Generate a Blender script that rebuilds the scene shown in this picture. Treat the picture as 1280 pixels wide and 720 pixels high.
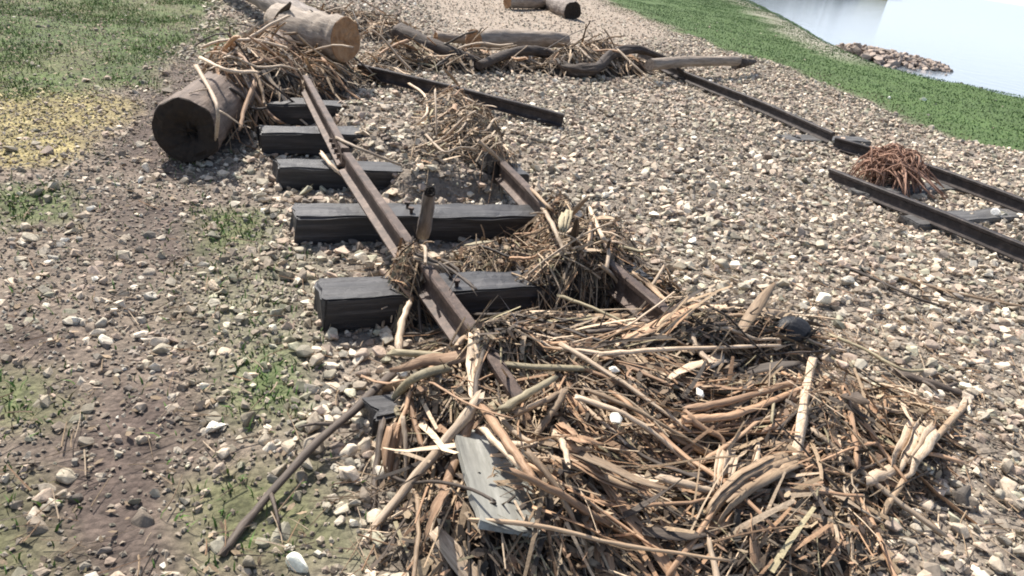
import bpy, bmesh, math, random
import numpy as np
from mathutils import Vector, Matrix, noise as mn
C = bpy.context.scene
for o in list(bpy.data.objects): bpy.data.objects.remove(o)
COL = C.collection
random.seed(7); rng = np.random.default_rng(11)

# ------------------------------------------------------------------ camera
F = 924.0                                   # focal length in pixels of the 1280 wide photograph
PITCH, YAW, ROLL = 0.4538, 0.4585, 0.1601
CAM = np.array([-0.4953, -2.6512, 1.6])
def cam_axes():
    p, y, r = PITCH, YAW, ROLL
    fw = np.array([math.sin(y)*math.cos(p), math.cos(y)*math.cos(p), -math.sin(p)])
    rt = np.array([math.cos(y), -math.sin(y), 0.0]); up = np.cross(rt, fw)
    return math.cos(r)*rt+math.sin(r)*up, -math.sin(r)*rt+math.cos(r)*up, fw
RT, UP, FW = cam_axes()
cd = bpy.data.cameras.new('camera'); cam = bpy.data.objects.new('camera', cd); COL.objects.link(cam)
cd.sensor_width = 36; cd.lens = 36*F/1280; cd.clip_start = 0.05; cd.clip_end = 6000
cd.dof.use_dof = False
m = Matrix(((RT[0], UP[0], -FW[0], CAM[0]), (RT[1], UP[1], -FW[1], CAM[1]), (RT[2], UP[2], -FW[2], CAM[2]), (0, 0, 0, 1)))
cam.matrix_world = m; C.camera = cam

# ------------------------------------------------------------------ light
SUN_AZ = math.radians(-15)                  # measured from +Y towards +X
SUN_EL = math.radians(50)
w = bpy.data.worlds.new('World'); C.world = w; w.use_nodes = True
nt = w.node_tree; nt.nodes.clear()
sky = nt.nodes.new('ShaderNodeTexSky'); sky.sky_type = 'NISHITA'; sky.sun_disc = False
sky.sun_elevation = SUN_EL; sky.sun_rotation = SUN_AZ; sky.dust_density = 2.5; sky.air_density = 1.0; sky.ozone_density = 1.5
bg = nt.nodes.new('ShaderNodeBackground'); bg.inputs[1].default_value = 0.098
wo = nt.nodes.new('ShaderNodeOutputWorld')
tcw = nt.nodes.new('ShaderNodeTexCoord'); cn = nt.nodes.new('ShaderNodeTexNoise'); cn.inputs['Scale'].default_value = 2.2; cn.inputs['Detail'].default_value = 6
cmp_ = nt.nodes.new('ShaderNodeMapping'); cmp_.inputs['Scale'].default_value = (1, 1, 3.5)
nt.links.new(tcw.outputs['Generated'], cmp_.inputs[0]); nt.links.new(cmp_.outputs[0], cn.inputs['Vector'])
cr = nt.nodes.new('ShaderNodeMapRange'); cr.inputs['From Min'].default_value = .56; cr.inputs['From Max'].default_value = .74; nt.links.new(cn.outputs[0], cr.inputs['Value'])
sp = nt.nodes.new('ShaderNodeSeparateXYZ'); nt.links.new(tcw.outputs['Generated'], sp.inputs[0])
hz = nt.nodes.new('ShaderNodeMapRange'); hz.inputs['From Min'].default_value = .30; hz.inputs['From Max'].default_value = .0; nt.links.new(sp.outputs[2], hz.inputs['Value'])
mx = nt.nodes.new('ShaderNodeMath'); mx.operation = 'MAXIMUM'; nt.links.new(cr.outputs[0], mx.inputs[0]); nt.links.new(hz.outputs[0], mx.inputs[1])
ml = nt.nodes.new('ShaderNodeMath'); ml.operation = 'MULTIPLY'; ml.inputs[1].default_value = .75; nt.links.new(mx.outputs[0], ml.inputs[0])
cm = nt.nodes.new('ShaderNodeMix'); cm.data_type = 'RGBA'; cm.inputs[7].default_value = (7.6, 8.6, 10.2, 1)   # thin bright cloud and haze
nt.links.new(ml.outputs[0], cm.inputs[0]); nt.links.new(sky.outputs[0], cm.inputs[6]); nt.links.new(cm.outputs[2], bg.inputs[0]); nt.links.new(bg.outputs[0], wo.inputs[0])
sd = bpy.data.lights.new('sun', 'SUN'); sd.energy = 4.4; sd.angle = math.radians(0.6); sd.color = (1.0, 0.95, 0.875)
so = bpy.data.objects.new('sun', sd); COL.objects.link(so)
sdir = Vector((math.sin(SUN_AZ)*math.cos(SUN_EL), math.cos(SUN_AZ)*math.cos(SUN_EL), math.sin(SUN_EL)))
so.rotation_euler = sdir.to_track_quat('Z', 'Y').to_euler()
C.view_settings.view_transform = 'Standard'; C.view_settings.look = 'None'; C.view_settings.gamma = 1.0
C.view_settings.exposure = 0.88; C.view_settings.use_curve_mapping = False
C.cycles.filter_width = 1.9
C.cycles.max_bounces = 6

# ------------------------------------------------------------------ helpers
def at(u, v, z=0.0):
    """a point of the photograph -> the world point at height z"""
    d = RT*((u-640)/F) - UP*((v-360)/F) + FW
    t = (z-CAM[2])/d[2]
    return CAM + t*d
def to_px(P):
    """world points -> photograph pixels and depth"""
    q = np.asarray(P, float)-CAM
    zz = q@FW
    return np.stack([640+F*(q@RT)/zz, 360-F*(q@UP)/zz, zz], -1)

def mesh_obj(name, verts, faces, mat, parent=None, smooth=False, col=None):
    me = bpy.data.meshes.new(name)
    me.from_pydata([tuple(v) for v in verts], [], [tuple(f) for f in faces])
    if smooth: me.polygons.foreach_set('use_smooth', [p.loop_total == 4 for p in me.polygons])
    if col is not None:
        a = me.color_attributes.new('Col', 'FLOAT_COLOR', 'POINT')
        c = np.ones((len(verts), 4), np.float32); c[:, :3] = col; a.data.foreach_set('color', c.ravel())
    me.materials.append(mat); me.update()
    o = bpy.data.objects.new(name, me); COL.objects.link(o)
    if parent: o.parent = parent
    return o
def fast_mesh(name, V, Fc, mat, col=None, smooth=False):
    """V (n,3) and Fc (m,k) as arrays, joined into one object"""
    me = bpy.data.meshes.new(name); k = Fc.shape[1]
    me.vertices.add(len(V)); me.vertices.foreach_set('co', np.ascontiguousarray(V, np.float32).ravel())
    me.loops.add(Fc.size); me.loops.foreach_set('vertex_index', np.ascontiguousarray(Fc, np.int32).ravel())
    me.polygons.add(len(Fc)); me.polygons.foreach_set('loop_start', np.arange(0, Fc.size, k, dtype=np.int32))
    try: me.polygons.foreach_set('loop_total', np.full(len(Fc), k, np.int32))
    except Exception: pass
    me.polygons.foreach_set('use_smooth', np.full(len(Fc), smooth))
    me.update(calc_edges=True)
    if col is not None:
        a = me.color_attributes.new('Col', 'FLOAT_COLOR', 'POINT')
        c = np.ones((len(V), 4), np.float32); c[:, :3] = col; a.data.foreach_set('color', c.ravel())
    me.materials.append(mat)
    o = bpy.data.objects.new(name, me); COL.objects.link(o); return o
def tag(o, label=None, cat=None, group=None, kind=None):
    if label: o['label'] = label
    if cat: o['category'] = cat
    if group: o['group'] = group
    if kind: o['kind'] = kind
    return o

# value noise on arrays
_T = rng.random((256, 256))
def vnoise(x, y, s, off=0):
    x = np.asarray(x)/s+31.7+off; y = np.asarray(y)/s+17.3+off*1.7
    xi = np.floor(x).astype(int); yi = np.floor(y).astype(int); fx = x-xi; fy = y-yi
    fx = fx*fx*(3-2*fx); fy = fy*fy*(3-2*fy)
    a = _T[xi % 256, yi % 256]; b = _T[(xi+1) % 256, yi % 256]; c = _T[xi % 256, (yi+1) % 256]; d = _T[(xi+1) % 256, (yi+1) % 256]
    return (a*(1-fx)+b*fx)*(1-fy)+(c*(1-fx)+d*fx)*fy
def fbm(x, y, s, off=0):
    return vnoise(x, y, s, off)*.55+vnoise(x, y, s/2.1, off+3)*.3+vnoise(x, y, s/4.3, off+7)*.15

# ------------------------------------------------------------------ materials
def new_mat(name):
    m = bpy.data.materials.new(name); m.use_nodes = True
    n = m.node_tree.nodes; b = n['Principled BSDF']; return m, m.node_tree, n, b
def ramp(n, stops):
    r = n.new('ShaderNodeValToRGB'); e = r.color_ramp.elements
    e[0].position, e[0].color = stops[0][0], (*stops[0][1], 1); e[1].position, e[1].color = stops[-1][0], (*stops[-1][1], 1)
    for p, c in stops[1:-1]:
        x = e.new(p); x.color = (*c, 1)
    return r
def mixc(t, n, a, b, fac=None, mode='MIX', f=0.5):
    x = n.new('ShaderNodeMix'); x.data_type = 'RGBA'; x.blend_type = mode
    x.inputs[0].default_value = f
    if fac is not None: t.links.new(fac, x.inputs[0])
    for s, i in ((a, 6), (b, 7)):
        if isinstance(s, tuple): x.inputs[i].default_value = (*s, 1)
        else: t.links.new(s, x.inputs[i])
    return x.outputs[2]
def bump(t, n, b, h, strength, dist):
    x = n.new('ShaderNodeBump'); x.inputs['Strength'].default_value = strength; x.inputs['Distance'].default_value = dist
    t.links.new(h, x.inputs['Height']); t.links.new(x.outputs[0], b.inputs['Normal'])
def noise_n(n, t, co, scale, detail=5, rough=.6):
    x = n.new('ShaderNodeTexNoise'); x.inputs['Scale'].default_value = scale; x.inputs['Detail'].default_value = detail
    x.inputs['Roughness'].default_value = rough
    if co is not None: t.links.new(co, x.inputs['Vector'])
    return x.outputs[0]

def mat_ground():
    m, t, n, b = new_mat('ground_mix')
    a = n.new('ShaderNodeAttribute'); a.attribute_name = 'Col'
    g = n.new('ShaderNodeNewGeometry').outputs['Position']
    n1 = noise_n(n, t, g, 38, 6, .7); n2 = noise_n(n, t, g, 7, 4)
    v = n.new('ShaderNodeTexVoronoi'); v.inputs['Scale'].default_value = 42; t.links.new(g, v.inputs['Vector'])
    r1 = ramp(n, [(.3, (.45, .44, .43)), (.7, (1.45, 1.43, 1.4))]); t.links.new(n1, r1.inputs[0])
    r2 = ramp(n, [(.35, (.75, .74, .73)), (.65, (1.2, 1.2, 1.18))]); t.links.new(n2, r2.inputs[0])
    c = mixc(t, n, a.outputs[0], r1.outputs[0], mode='MULTIPLY', f=1); c = mixc(t, n, c, r2.outputs[0], mode='MULTIPLY', f=1)
    t.links.new(c, b.inputs['Base Color']); b.inputs['Roughness'].default_value = .95
    s = n.new('ShaderNodeMath'); s.operation = 'SUBTRACT'; t.links.new(n1, s.inputs[0]); t.links.new(v.outputs['Distance'], s.inputs[1])
    bump(t, n, b, s.outputs[0], .7, .012); return m
def mat_attr(name, rough=.9, mult=True, src='Col', scale=60):
    """colour stored per piece (or per object) with fine grain"""
    m, t, n, b = new_mat(name)
    if src == 'Col':
        a = n.new('ShaderNodeAttribute'); a.attribute_name = 'Col'; base = a.outputs[0]
    else: base = n.new('ShaderNodeObjectInfo').outputs['Color']
    g = n.new('ShaderNodeNewGeometry').outputs['Position']
    n1 = noise_n(n, t, g, scale, 5, .7); r1 = ramp(n, [(.3, (.68, .67, .65)), (.7, (1.25, 1.24, 1.22))]); t.links.new(n1, r1.inputs[0])
    c = mixc(t, n, base, r1.outputs[0], mode='MULTIPLY', f=1)
    t.links.new(c, b.inputs['Base Color']); b.inputs['Roughness'].default_value = rough
    bump(t, n, b, n1, .5, .006); return m
def mat_wood(name, dark, mid, light, scale=6, stretch=(1, 1, .12), rough=.8, vary=.35, bdist=.006):
    """fibrous wood or straw, grain along local z of the object's own coordinates"""
    m, t, n, b = new_mat(name)
    tc = n.new('ShaderNodeTexCoord'); mp = n.new('ShaderNodeMapping'); mp.inputs['Scale'].default_value = stretch
    t.links.new(tc.outputs['Object'], mp.inputs['Vector'])
    oi = n.new('ShaderNodeObjectInfo'); ad = n.new('ShaderNodeVectorMath'); ad.operation = 'ADD'
    t.links.new(mp.outputs[0], ad.inputs[0]); t.links.new(oi.outputs['Random'], ad.inputs[1])
    n1 = noise_n(n, t, ad.outputs[0], scale, 8, .7)
    r = ramp(n, [(.28, dark), (.5, mid), (.72, light)]); t.links.new(n1, r.inputs[0])
    h = n.new('ShaderNodeMapRange'); h.inputs['To Min'].default_value = 1-vary; h.inputs['To Max'].default_value = 1+vary
    t.links.new(oi.outputs['Random'], h.inputs['Value'])
    c = mixc(t, n, r.outputs[0], h.outputs[0], mode='MULTIPLY', f=1)
    t.links.new(c, b.inputs['Base Color']); b.inputs['Roughness'].default_value = rough
    bump(t, n, b, n1, .7, bdist); return m
M = {}
M['ground'] = mat_ground()
M['stones'] = mat_attr('crushed_stone', .88)
M['stone'] = mat_attr('crushed_stone_single', .88, src='obj')
M['straws'] = mat_attr('dry_straw', .8, scale=90)
M['grass'] = mat_attr('grass_blades', .7, scale=30)
M['sleeper'] = mat_wood('creosoted_timber', (.006, .006, .007), (.02, .019, .021), (.085, .08, .08), 34, (.05, 1, 1), .5, .2, .012)
M['sleeper_old'] = mat_wood('greyed_timber', (.03, .028, .026), (.10, .095, .09), (.2, .19, .18), 34, (.05, 1, 1), .7, .2, .008)
M['log_dark'] = mat_wood('dark_wet_bark', (.02, .014, .01), (.055, .04, .03), (.12, .09, .07), 30, (1, 1, .12), .8, .1, .02)
M['log_brown'] = mat_wood('brown_bare_log', (.05, .033, .024), (.125, .088, .065), (.23, .17, .13), 30, (1, 1, .1), .75, .05, .02)
M['log_pale'] = mat_wood('pale_bare_log', (.10, .075, .055), (.26, .205, .155), (.42, .35, .28), 30, (1, 1, .1), .75, .05, .02)
M['log_grey'] = mat_wood('grey_driftwood', (.06, .05, .04), (.2, .165, .14), (.36, .31, .27), 30, (1, 1, .1), .8, .05, .02)
M['cut_dark'] = mat_wood('shaded_cut_end', (.010, .006, .004), (.02, .013, .008), (.034, .022, .013), 30, (1, 1, 1), .9, .1, .01)  # near-black colour stands in for shade on the log ends
M['cut_tan'] = mat_wood('orange_sawn_end', (.17, .09, .045), (.3, .17, .085), (.42, .26, .14), 12, (1, 1, .3), .85, .1, .006)
M['straw_pale'] = mat_wood('pale_straw', (.22, .155, .1), (.44, .33, .225), (.64, .52, .39), 150, (1, 1, .05), .65, .35, .002)
M['straw_tan'] = mat_wood('tan_straw', (.12, .08, .045), (.29, .2, .125), (.43, .32, .2), 150, (1, 1, .05), .7, .4, .002)
M['straw_red'] = mat_wood('reddish_straw', (.16, .085, .045), (.33, .2, .115), (.5, .335, .21), 150, (1, 1, .05), .7, .35, .002)
M['straw_dark'] = mat_wood('dark_wet_straw', (.02, .014, .01), (.065, .047, .034), (.13, .1, .075), 150, (1, 1, .05), .7, .35, .002)
M['straw_green'] = mat_wood('olive_straw', (.14, .115, .065), (.29, .24, .145), (.46, .39, .26), 150, (1, 1, .05), .7, .3, .002)
M['board'] = mat_wood('weathered_grey_board', (.10, .098, .085), (.24, .235, .205), (.42, .41, .37), 14, (1, 1, .12), .7, .05, .004)
M['trash'] = mat_attr('pale_scrap', .6, src='obj')

def mat_rust():
    m, t, n, b = new_mat('rusty_rail_steel')
    g = n.new('ShaderNodeNewGeometry').outputs['Position']
    n1 = noise_n(n, t, g, 14, 8, .7); n2 = noise_n(n, t, g, 90, 4, .7)
    r = ramp(n, [(.3, (.03, .021, .017)), (.52, (.085, .058, .045)), (.75, (.19, .145, .12))]); t.links.new(n1, r.inputs[0])
    r2 = ramp(n, [(.35, (.7, .7, .7)), (.65, (1.25, 1.2, 1.15))]); t.links.new(n2, r2.inputs[0])
    t.links.new(mixc(t, n, r.outputs[0], r2.outputs[0], mode='MULTIPLY', f=1), b.inputs['Base Color'])
    b.inputs['Roughness'].default_value = .62; b.inputs['Metallic'].default_value = .25
    bump(t, n, b, n2, .4, .004); return m
M['rust'] = mat_rust()
M['rust_dark'] = mat_rust(); M['rust_dark'].name = 'black_rail_steel'
for nd in M['rust_dark'].node_tree.nodes:
    if nd.type == 'VALTORGB' and nd.color_ramp.elements[0].color[1] < .1:
        for e_, c_ in zip(nd.color_ramp.elements, ((.012, .010, .010), (.04, .032, .03), (.11, .09, .08))): e_.color = (*c_, 1)
def mat_water():
    m, t, n, b = new_mat('river_water')
    g = n.new('ShaderNodeNewGeometry').outputs['Position']
    n1 = noise_n(n, t, g, .8, 4, .6)
    b.inputs['Base Color'].default_value = (.20, .23, .26, 1); b.inputs['Roughness'].default_value = .12; b.inputs['IOR'].default_value = 1.33
    b.inputs['Specular IOR Level'].default_value = .5
    bump(t, n, b, n1, .22, .10); return m
M['water'] = mat_water()
M['leaf_far'] = mat_attr('far_foliage', .8, scale=2)

# ------------------------------------------------------------------ terrain
def w2(u, v, z=0): return at(u, v, z)[:2]
crest = sorted([tuple(w2(u, v)) for u, v in ((940, 1), (985, 24), (1030, 50), (1100, 82), (1180, 100), (1280, 120))], key=lambda p: p[1])
cy_ = np.array([-60, -10]+[p[1] for p in crest]+[60, 200]); cx_ = np.array([6, 11.5]+[p[0] for p in crest]+[34, 70])
inner = sorted([tuple(w2(u, v)) for u, v in ((760, 4), (840, 36), (900, 62), (1000, 92), (1060, 118), (1120, 150), (1190, 175), (1280, 190))], key=lambda p: p[1])
iy_ = np.array([-60, -10]+[p[1] for p in inner]+[60, 200]); ix_ = np.array([4, 8]+[p[0] for p in inner]+[22, 50])
WATER = -1.7
def base_z(x, y):
    x = np.asarray(x, float); y = np.asarray(y, float)
    z = (fbm(x, y, 1.6)-.5)*.07+(fbm(x, y, .35, 5)-.5)*.022
    near = np.clip(1-np.abs(x-.8)/1.2, 0, 1); z = z*(1-.75*near)-.01
    z = z+.185*np.exp(-((x-1.12)/.56)**10-((y-2.72)/.66)**8)+.15*np.exp(-((x-1.05)/.37)**10-((y-1.78)/.25)**8)
    e = x-np.interp(y, cy_, cx_); z = z-np.clip(e, 0, 60)*.42*(e > 0)
    z = z-np.clip(np.abs(x)+np.abs(y)-70, 0, 400)*.0
    return np.maximum(z, -3.5)
def zg(x, y): return float(base_z(np.array([x]), np.array([y]))[0])

def poly_mask(x, y, pts, soft=.12, nz=.25):
    """soft, uneven mask of a ground polygon (world coordinates)"""
    P = np.array(pts); xx = x+(fbm(x, y, .5, 9)-.5)*nz*2; yy = y+(fbm(x, y, .5, 13)-.5)*nz*2
    ins = np.zeros(x.shape, bool); dmin = np.full(x.shape, 1e9)
    for i in range(len(P)):
        x1, y1 = P[i]; x2, y2 = P[(i+1) % len(P)]
        cond = ((y1 > yy) != (y2 > yy)); xi = (x2-x1)*(yy-y1)/((y2-y1) if y2 != y1 else 1e-9)+x1
        ins ^= cond & (xx < xi)
        dx, dy = x2-x1, y2-y1; tt = np.clip(((xx-x1)*dx+(yy-y1)*dy)/(dx*dx+dy*dy+1e-9), 0, 1)
        dmin = np.minimum(dmin, np.hypot(xx-x1-tt*dx, yy-y1-tt*dy))
    s = np.where(ins, dmin, -dmin); return np.clip(.5+s/(2*soft), 0, 1)
def W(*pp): return [tuple(w2(u, v)) for u, v in pp]
R_grassTL = W((-400, -60), (290, -30), (262, 20), (215, 70), (170, 112), (60, 128), (-400, 118))
R_straw = W((-400, 125), (120, 115), (168, 132), (120, 180), (60, 205), (-400, 220))
R_green = [W((-30, 242), (60, 232), (105, 248), (95, 276), (-30, 285)), W((235, 268), (330, 262), (338, 300), (250, 312)), W((-60, 455), (48, 462), (52, 520), (-60, 545)),
           W((278, 455), (360, 430), (378, 500), (290, 520)), W((-60, 600), (50, 600), (70, 720), (-60, 720)), W((255, 590), (420, 560), (470, 720), (260, 720)), W((300, 40), (255, 75), (235, 40), (285, 20))]
R_moss = W((240, 330), (372, 318), (392, 400), (380, 520), (262, 500), (235, 400))
R_soil = [W((70, 460), (240, 470), (270, 560), (220, 700), (40, 720), (50, 560)), W((150, 140), (260, 60), (330, 130), (230, 225), (140, 215)), W((150, 245), (235, 250), (250, 320), (180, 335)),
          W((0, 380), (90, 400), (60, 450), (-40, 440))]
SAND = W((480, -40), (770, -40), (850, 40), (760, 62), (560, 40))
def regions(x, y):
    r = {}
    ix = np.interp(y, iy_, ix_); cx = np.interp(y, cy_, cx_)
    nn = (fbm(x, y, .9, 21)-.5)*.9
    r['lawn'] = np.clip((x-ix+nn)/.35, 0, 1)
    r['bank'] = np.clip((x-cx+1.3+nn*.5)/.3, 0, 1)*np.clip((y-9)/2, 0, 1)
    g = poly_mask(x, y, R_grassTL, .18)
    for p in R_green: g = np.maximum(g, poly_mask(x, y, p, .1, .12)*.8)
    far = np.clip((-x-3.2)/.6, 0, 1); g = np.maximum(g, far*.85)
    r['green'] = g; r['moss'] = poly_mask(x, y, R_moss, .15, .15)
    r['straw'] = poly_mask(x, y, R_straw, .12)
    s = np.zeros(x.shape)
    for p in R_soil: s = np.maximum(s, poly_mask(x, y, p, .14, .2))
    r['soil'] = s; r['sand'] = poly_mask(x, y, SAND, .5, .4)
    # the left verge: stones mixed with earth, left of the sleepers
    r['verge'] = np.clip((-.12-x+(fbm(x, y, .7, 33)-.5)*.7)/.35, 0, 1)
    return r
def ground_grid():
    def axis(a, b, st, lo, hi):
        m = list(np.arange(a, b, st)); s = st; p = m[-1]
        while p < hi: s *= 1.13; p += s; m.append(p)
        s = st; p = a; l = []
        while p > lo: s *= 1.13; p -= s; l.append(p)
        return np.array(l[::-1]+m)
    X = axis(-3.5, 8, .04, -500, 90); Y = axis(-3.2, 9, .04, -120, 900)
    x, y = np.meshgrid(X, Y, indexing='ij'); x = x.ravel(); y = y.ravel(); z = base_z(x, y)
    r = regions(x, y)
    grit = fbm(x, y, .12, 41)[:, None]; big = fbm(x, y, 1.1, 44)[:, None]
    c = np.array([.22, .185, .15])*(.65+.6*grit)*(.85+.3*big)
    def mix(k, colr, amt=1.0):
        nonlocal c; f = np.clip(r[k]*amt, 0, 1)[:, None]; c = c*(1-f)+np.asarray(colr)*f
    mix('sand', [.33, .27, .215], .8)
    mix('verge', np.array([.17, .135, .105])*(.6+.8*grit), .85)
    mix('soil', np.array([.085, .062, .052])*(.7+.6*grit), .9)
    mix('moss', np.array([.17, .19, .10])*(.5+1.0*grit), .4)
    mix('straw', np.array([.30, .25, .11])*(.6+.8*grit), .9)
    gm = np.array([.07, .125, .02])*(.6+.6*big); brown = np.array([.15, .14, .07])
    tl = (np.clip((fbm(x, y, .5, 51)-.42)*5, 0, 1)*.5)[:, None]
    mix('green', gm*(1-tl)+brown*tl, .85)
    mix('lawn', np.array([.07, .12, .03])*(.85+.3*big), 1)
    mix('bank', np.array([.36, .33, .27]), .9)
    ny = len(Y); nx = len(X); i = np.arange(nx-1)[:, None]*ny+np.arange(ny-1)[None, :]
    Fc = np.stack([i, i+ny, i+ny+1, i+1], -1).reshape(-1, 4)
    return fast_mesh('ground', np.stack([x, y, z], -1), Fc, M['ground'], c, True)
ground = ground_grid(); ground['kind'] = 'structure'
# river: a big level sheet, and the opposite wooded bank it mirrors
wv = [(4, -500, WATER), (3500, -500, WATER), (3500, 3500, WATER), (4, 3500, WATER)]
river = mesh_obj('river', wv, [(0, 1, 2, 3)], M['water']); river['kind'] = 'structure'
def far_bank():
    # opposite bank upstream, left of where the open water is seen
    V = []; Fq = []; n = 40
    for i in range(n):
        t = i/(n-1); a = math.radians(-12+60*t); d = 165+25*math.sin(t*7)
        for k, (dd, z) in enumerate(((0, -2.2), (6, -.6), (30, 3), (120, 16*min(1, (1-t)*2.2)), (500, 30*min(1, (1-t)*2.2)))):
            V.append((CAM[0]+math.sin(a)*(d+dd), CAM[1]+math.cos(a)*(d+dd), z+mn.noise(Vector((i*.4, k, 0)))*1.0))
    for i in range(n-1):
        for k in range(4): Fq.append((i*5+k, (i+1)*5+k, (i+1)*5+k+1, i*5+k+1))
    o = mesh_obj('far_bank', V, Fq, M['ground'], None, True, np.tile(np.array([[.10, .11, .06]]), (len(V), 1))); o['kind'] = 'structure'
    k = 26000; t = rng.random(k); a = np.radians(-12+58*t); d = 178+rng.random(k)*30
    top = (13+7*vnoise(t*400, t*0, 9))*np.clip((1-t)/.38, 0, 1)**.8; zz = rng.random(k)**.7*top
    c = np.stack([CAM[0]+np.sin(a)*d, CAM[1]+np.cos(a)*d, zz], -1)
    s = rng.normal(size=(k, 3, 3))*.8; V = (c[:, None]+s).reshape(-1, 3); Fc = np.arange(k*3).reshape(-1, 3)
    cc = np.repeat(np.array([.055, .07, .035])*(.6+.8*rng.random((k, 1))), 3, 0)
    tag(fast_mesh('distant_woods', V, Fc, M['leaf_far'], cc), 'dull grey-green woods on the opposite river bank mirrored in the water', None, None, 'stuff')
far_bank()

# ------------------------------------------------------------------ debris heaps: shape of the ground they make
# (u, v, pixel half width, pixel half height, height in metres)
BL = []
def blob(u, v, au, av, h):
    h = h*(.82 if v > 400 else .92); c = at(u, v, h*.6); a = at(u+au, v, h*.3)-at(u, v, h*.3); b = at(u, v+av, h*.2)-at(u, v, h*.2)
    BL.append((c[:2].copy(), np.linalg.inv(np.array([a[:2], b[:2]]).T), h)); return BL[-1]
HEAPS = {
 'near': [(537, 505, 40, 34, .22), (622, 520, 130, 90, .20), (622, 452, 75, 26, .31), (865, 425, 75, 28, .31), (780, 500, 190, 110, .22), (960, 540, 165, 100, .15), (880, 420, 150, 45, .13), (690, 430, 150, 45, .14), (1085, 550, 105, 85, .07), (665, 640, 155, 110, .24), (880, 660, 230, 110, .17)],
 'middle': [(738, 314, 70, 40, .27), (715, 348, 75, 20, .25), (650, 325, 85, 26, .10), (800, 365, 55, 25, .12), (695, 282, 30, 18, .27), (745, 335, 40, 20, .22)],
 'upper': [(570, 150, 42, 36, .16), (590, 185, 40, 24, .2), (560, 215, 50, 18, .06), (622, 205, 30, 16, .24)],
 'log': [(285, 105, 30, 26, .5), (400, 64, 36, 16, .36), (325, 85, 70, 26, .46), (300, 100, 45, 20, .42), (388, 88, 50, 22, .25), (350, 60, 60, 20, .35)],
 'back': [(505, 66, 42, 9, .2), (465, 92, 45, 9, .10), (430, 24, 70, 8, .2), (490, 34, 34, 6, .22), (540, 78, 40, 6, .10)],
 'barrier': [(590, 76, 40, 6, .16), (718, 74, 36, 7, .26), (765, 80, 50, 7, .18), (660, 80, 50, 5, .08), (745, 64, 26, 6, .3)],
 'crossing': [(512, 348, 30, 26, .26)],
}
HB = {k: [blob(*b) for b in v] for k, v in HEAPS.items()}
def heap_h(x, y, blobs=None):
    x = np.asarray(x, float); y = np.asarray(y, float); s = np.zeros(x.shape)
    for c, Mi, h in (blobs or BL):
        u = Mi[0, 0]*(x-c[0])+Mi[0, 1]*(y-c[1]); v = Mi[1, 0]*(x-c[0])+Mi[1, 1]*(y-c[1])
        q = np.clip(1-(u*u+v*v), 0, 1); s = np.maximum(s, h*q**.7) if blobs is None else np.maximum(s, h*q**.7)
    return s
def Hs(x, y):
    x = np.asarray(x, float); y = np.asarray(y, float)
    h = heap_h(x, y); return base_z(x, y)+h*(.8+.4*fbm(x, y, .3, 61))
def on_heap(u, v, lift=0.0):
    z = lift
    for _ in range(6):
        p = at(u, v, z); z = .5*z+.5*(float(Hs(p[0], p[1]))+lift)
    p = at(u, v, z); return p

# ------------------------------------------------------------------ tubes and strips
def frame(d):
    d = d/np.linalg.norm(d); a = np.array([0, 0, 1.]) if abs(d[2]) < .9 else np.array([1., 0, 0])
    x = np.cross(a, d); x /= np.linalg.norm(x); return x, np.cross(d, x), d
def spline(P, n):
    P = np.asarray(P, float)
    if len(P) == 2: return P[0]+(P[1]-P[0])*np.linspace(0, 1, n)[:, None]
    Q = np.vstack([2*P[0]-P[1], P, 2*P[-1]-P[-2]]); out = []
    for t in np.linspace(0, len(P)-1-1e-6, n):
        i = int(t); f = t-i; a, b, c, d = Q[i:i+4]
        out.append(.5*((2*b)+(-a+c)*f+(2*a-5*b+4*c-d)*f*f+(-a+3*b-3*c+d)*f**3))
    return np.array(out)
def tube(P, rad, sides=6, cap=True, squash=1.0, jag=0.0):
    P = np.asarray(P); n = len(P); rad = np.broadcast_to(rad, (n,)); V = []; Fc = []
    T = np.gradient(P, axis=0); x0, y0, _ = frame(T[0])
    for i in range(n):
        d = T[i]/np.linalg.norm(T[i]); x0 = x0-d*(x0@d); x0 /= np.linalg.norm(x0); y0 = np.cross(d, x0)
        for k in range(sides):
            a = 2*math.pi*k/sides; j = (random.uniform(-1, 1)*jag*rad[i]*2.5 if i in (0, n-1) else 0)
            V.append(P[i]+rad[i]*(math.cos(a)*x0+math.sin(a)*squash*y0)+d*j)
    for i in range(n-1):
        for k in range(sides):
            k2 = (k+1) % sides; Fc.append((i*sides+k, i*sides+k2, (i+1)*sides+k2, (i+1)*sides+k))
    if cap:
        Fc.append(tuple(range(sides))[::-1]); Fc.append(tuple((n-1)*sides+k for k in range(sides)))
    return V, Fc
def strip(P, wid, tw=0.6):
    """a dry leaf or husk: folded blade with thickness"""
    P = np.asarray(P); n = len(P); V = []; Fc = []; T = np.gradient(P, axis=0); ph = random.uniform(-.5, .5)
    for i in range(n):
        x, y, d = frame(T[i]); t = i/(n-1); a = ph+tw*t; ww = wid*(.35+.9*math.sin(math.pi*min(1, .15+.85*t)))*.8
        e = math.cos(a)*x+math.sin(a)*y; nrm = np.cross(d, e)
        th = .0016
        V += [P[i]-e*ww+nrm*.3*ww, P[i]+nrm*th*0, P[i]+e*ww+nrm*.3*ww, P[i]+e*ww*.98+nrm*(.3*ww-th), P[i]-nrm*th, P[i]-e*ww*.98+nrm*(.3*ww-th)]
    for i in range(n-1):
        for k in range(6):
            k2 = (k+1) % 6; Fc.append((i*6+k, i*6+k2, (i+1)*6+k2, (i+1)*6+k))
    Fc.append((5, 4, 3, 2, 1, 0)); q = (n-1)*6; Fc.append(tuple(q+k for k in range(6)))
    return V, Fc
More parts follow.
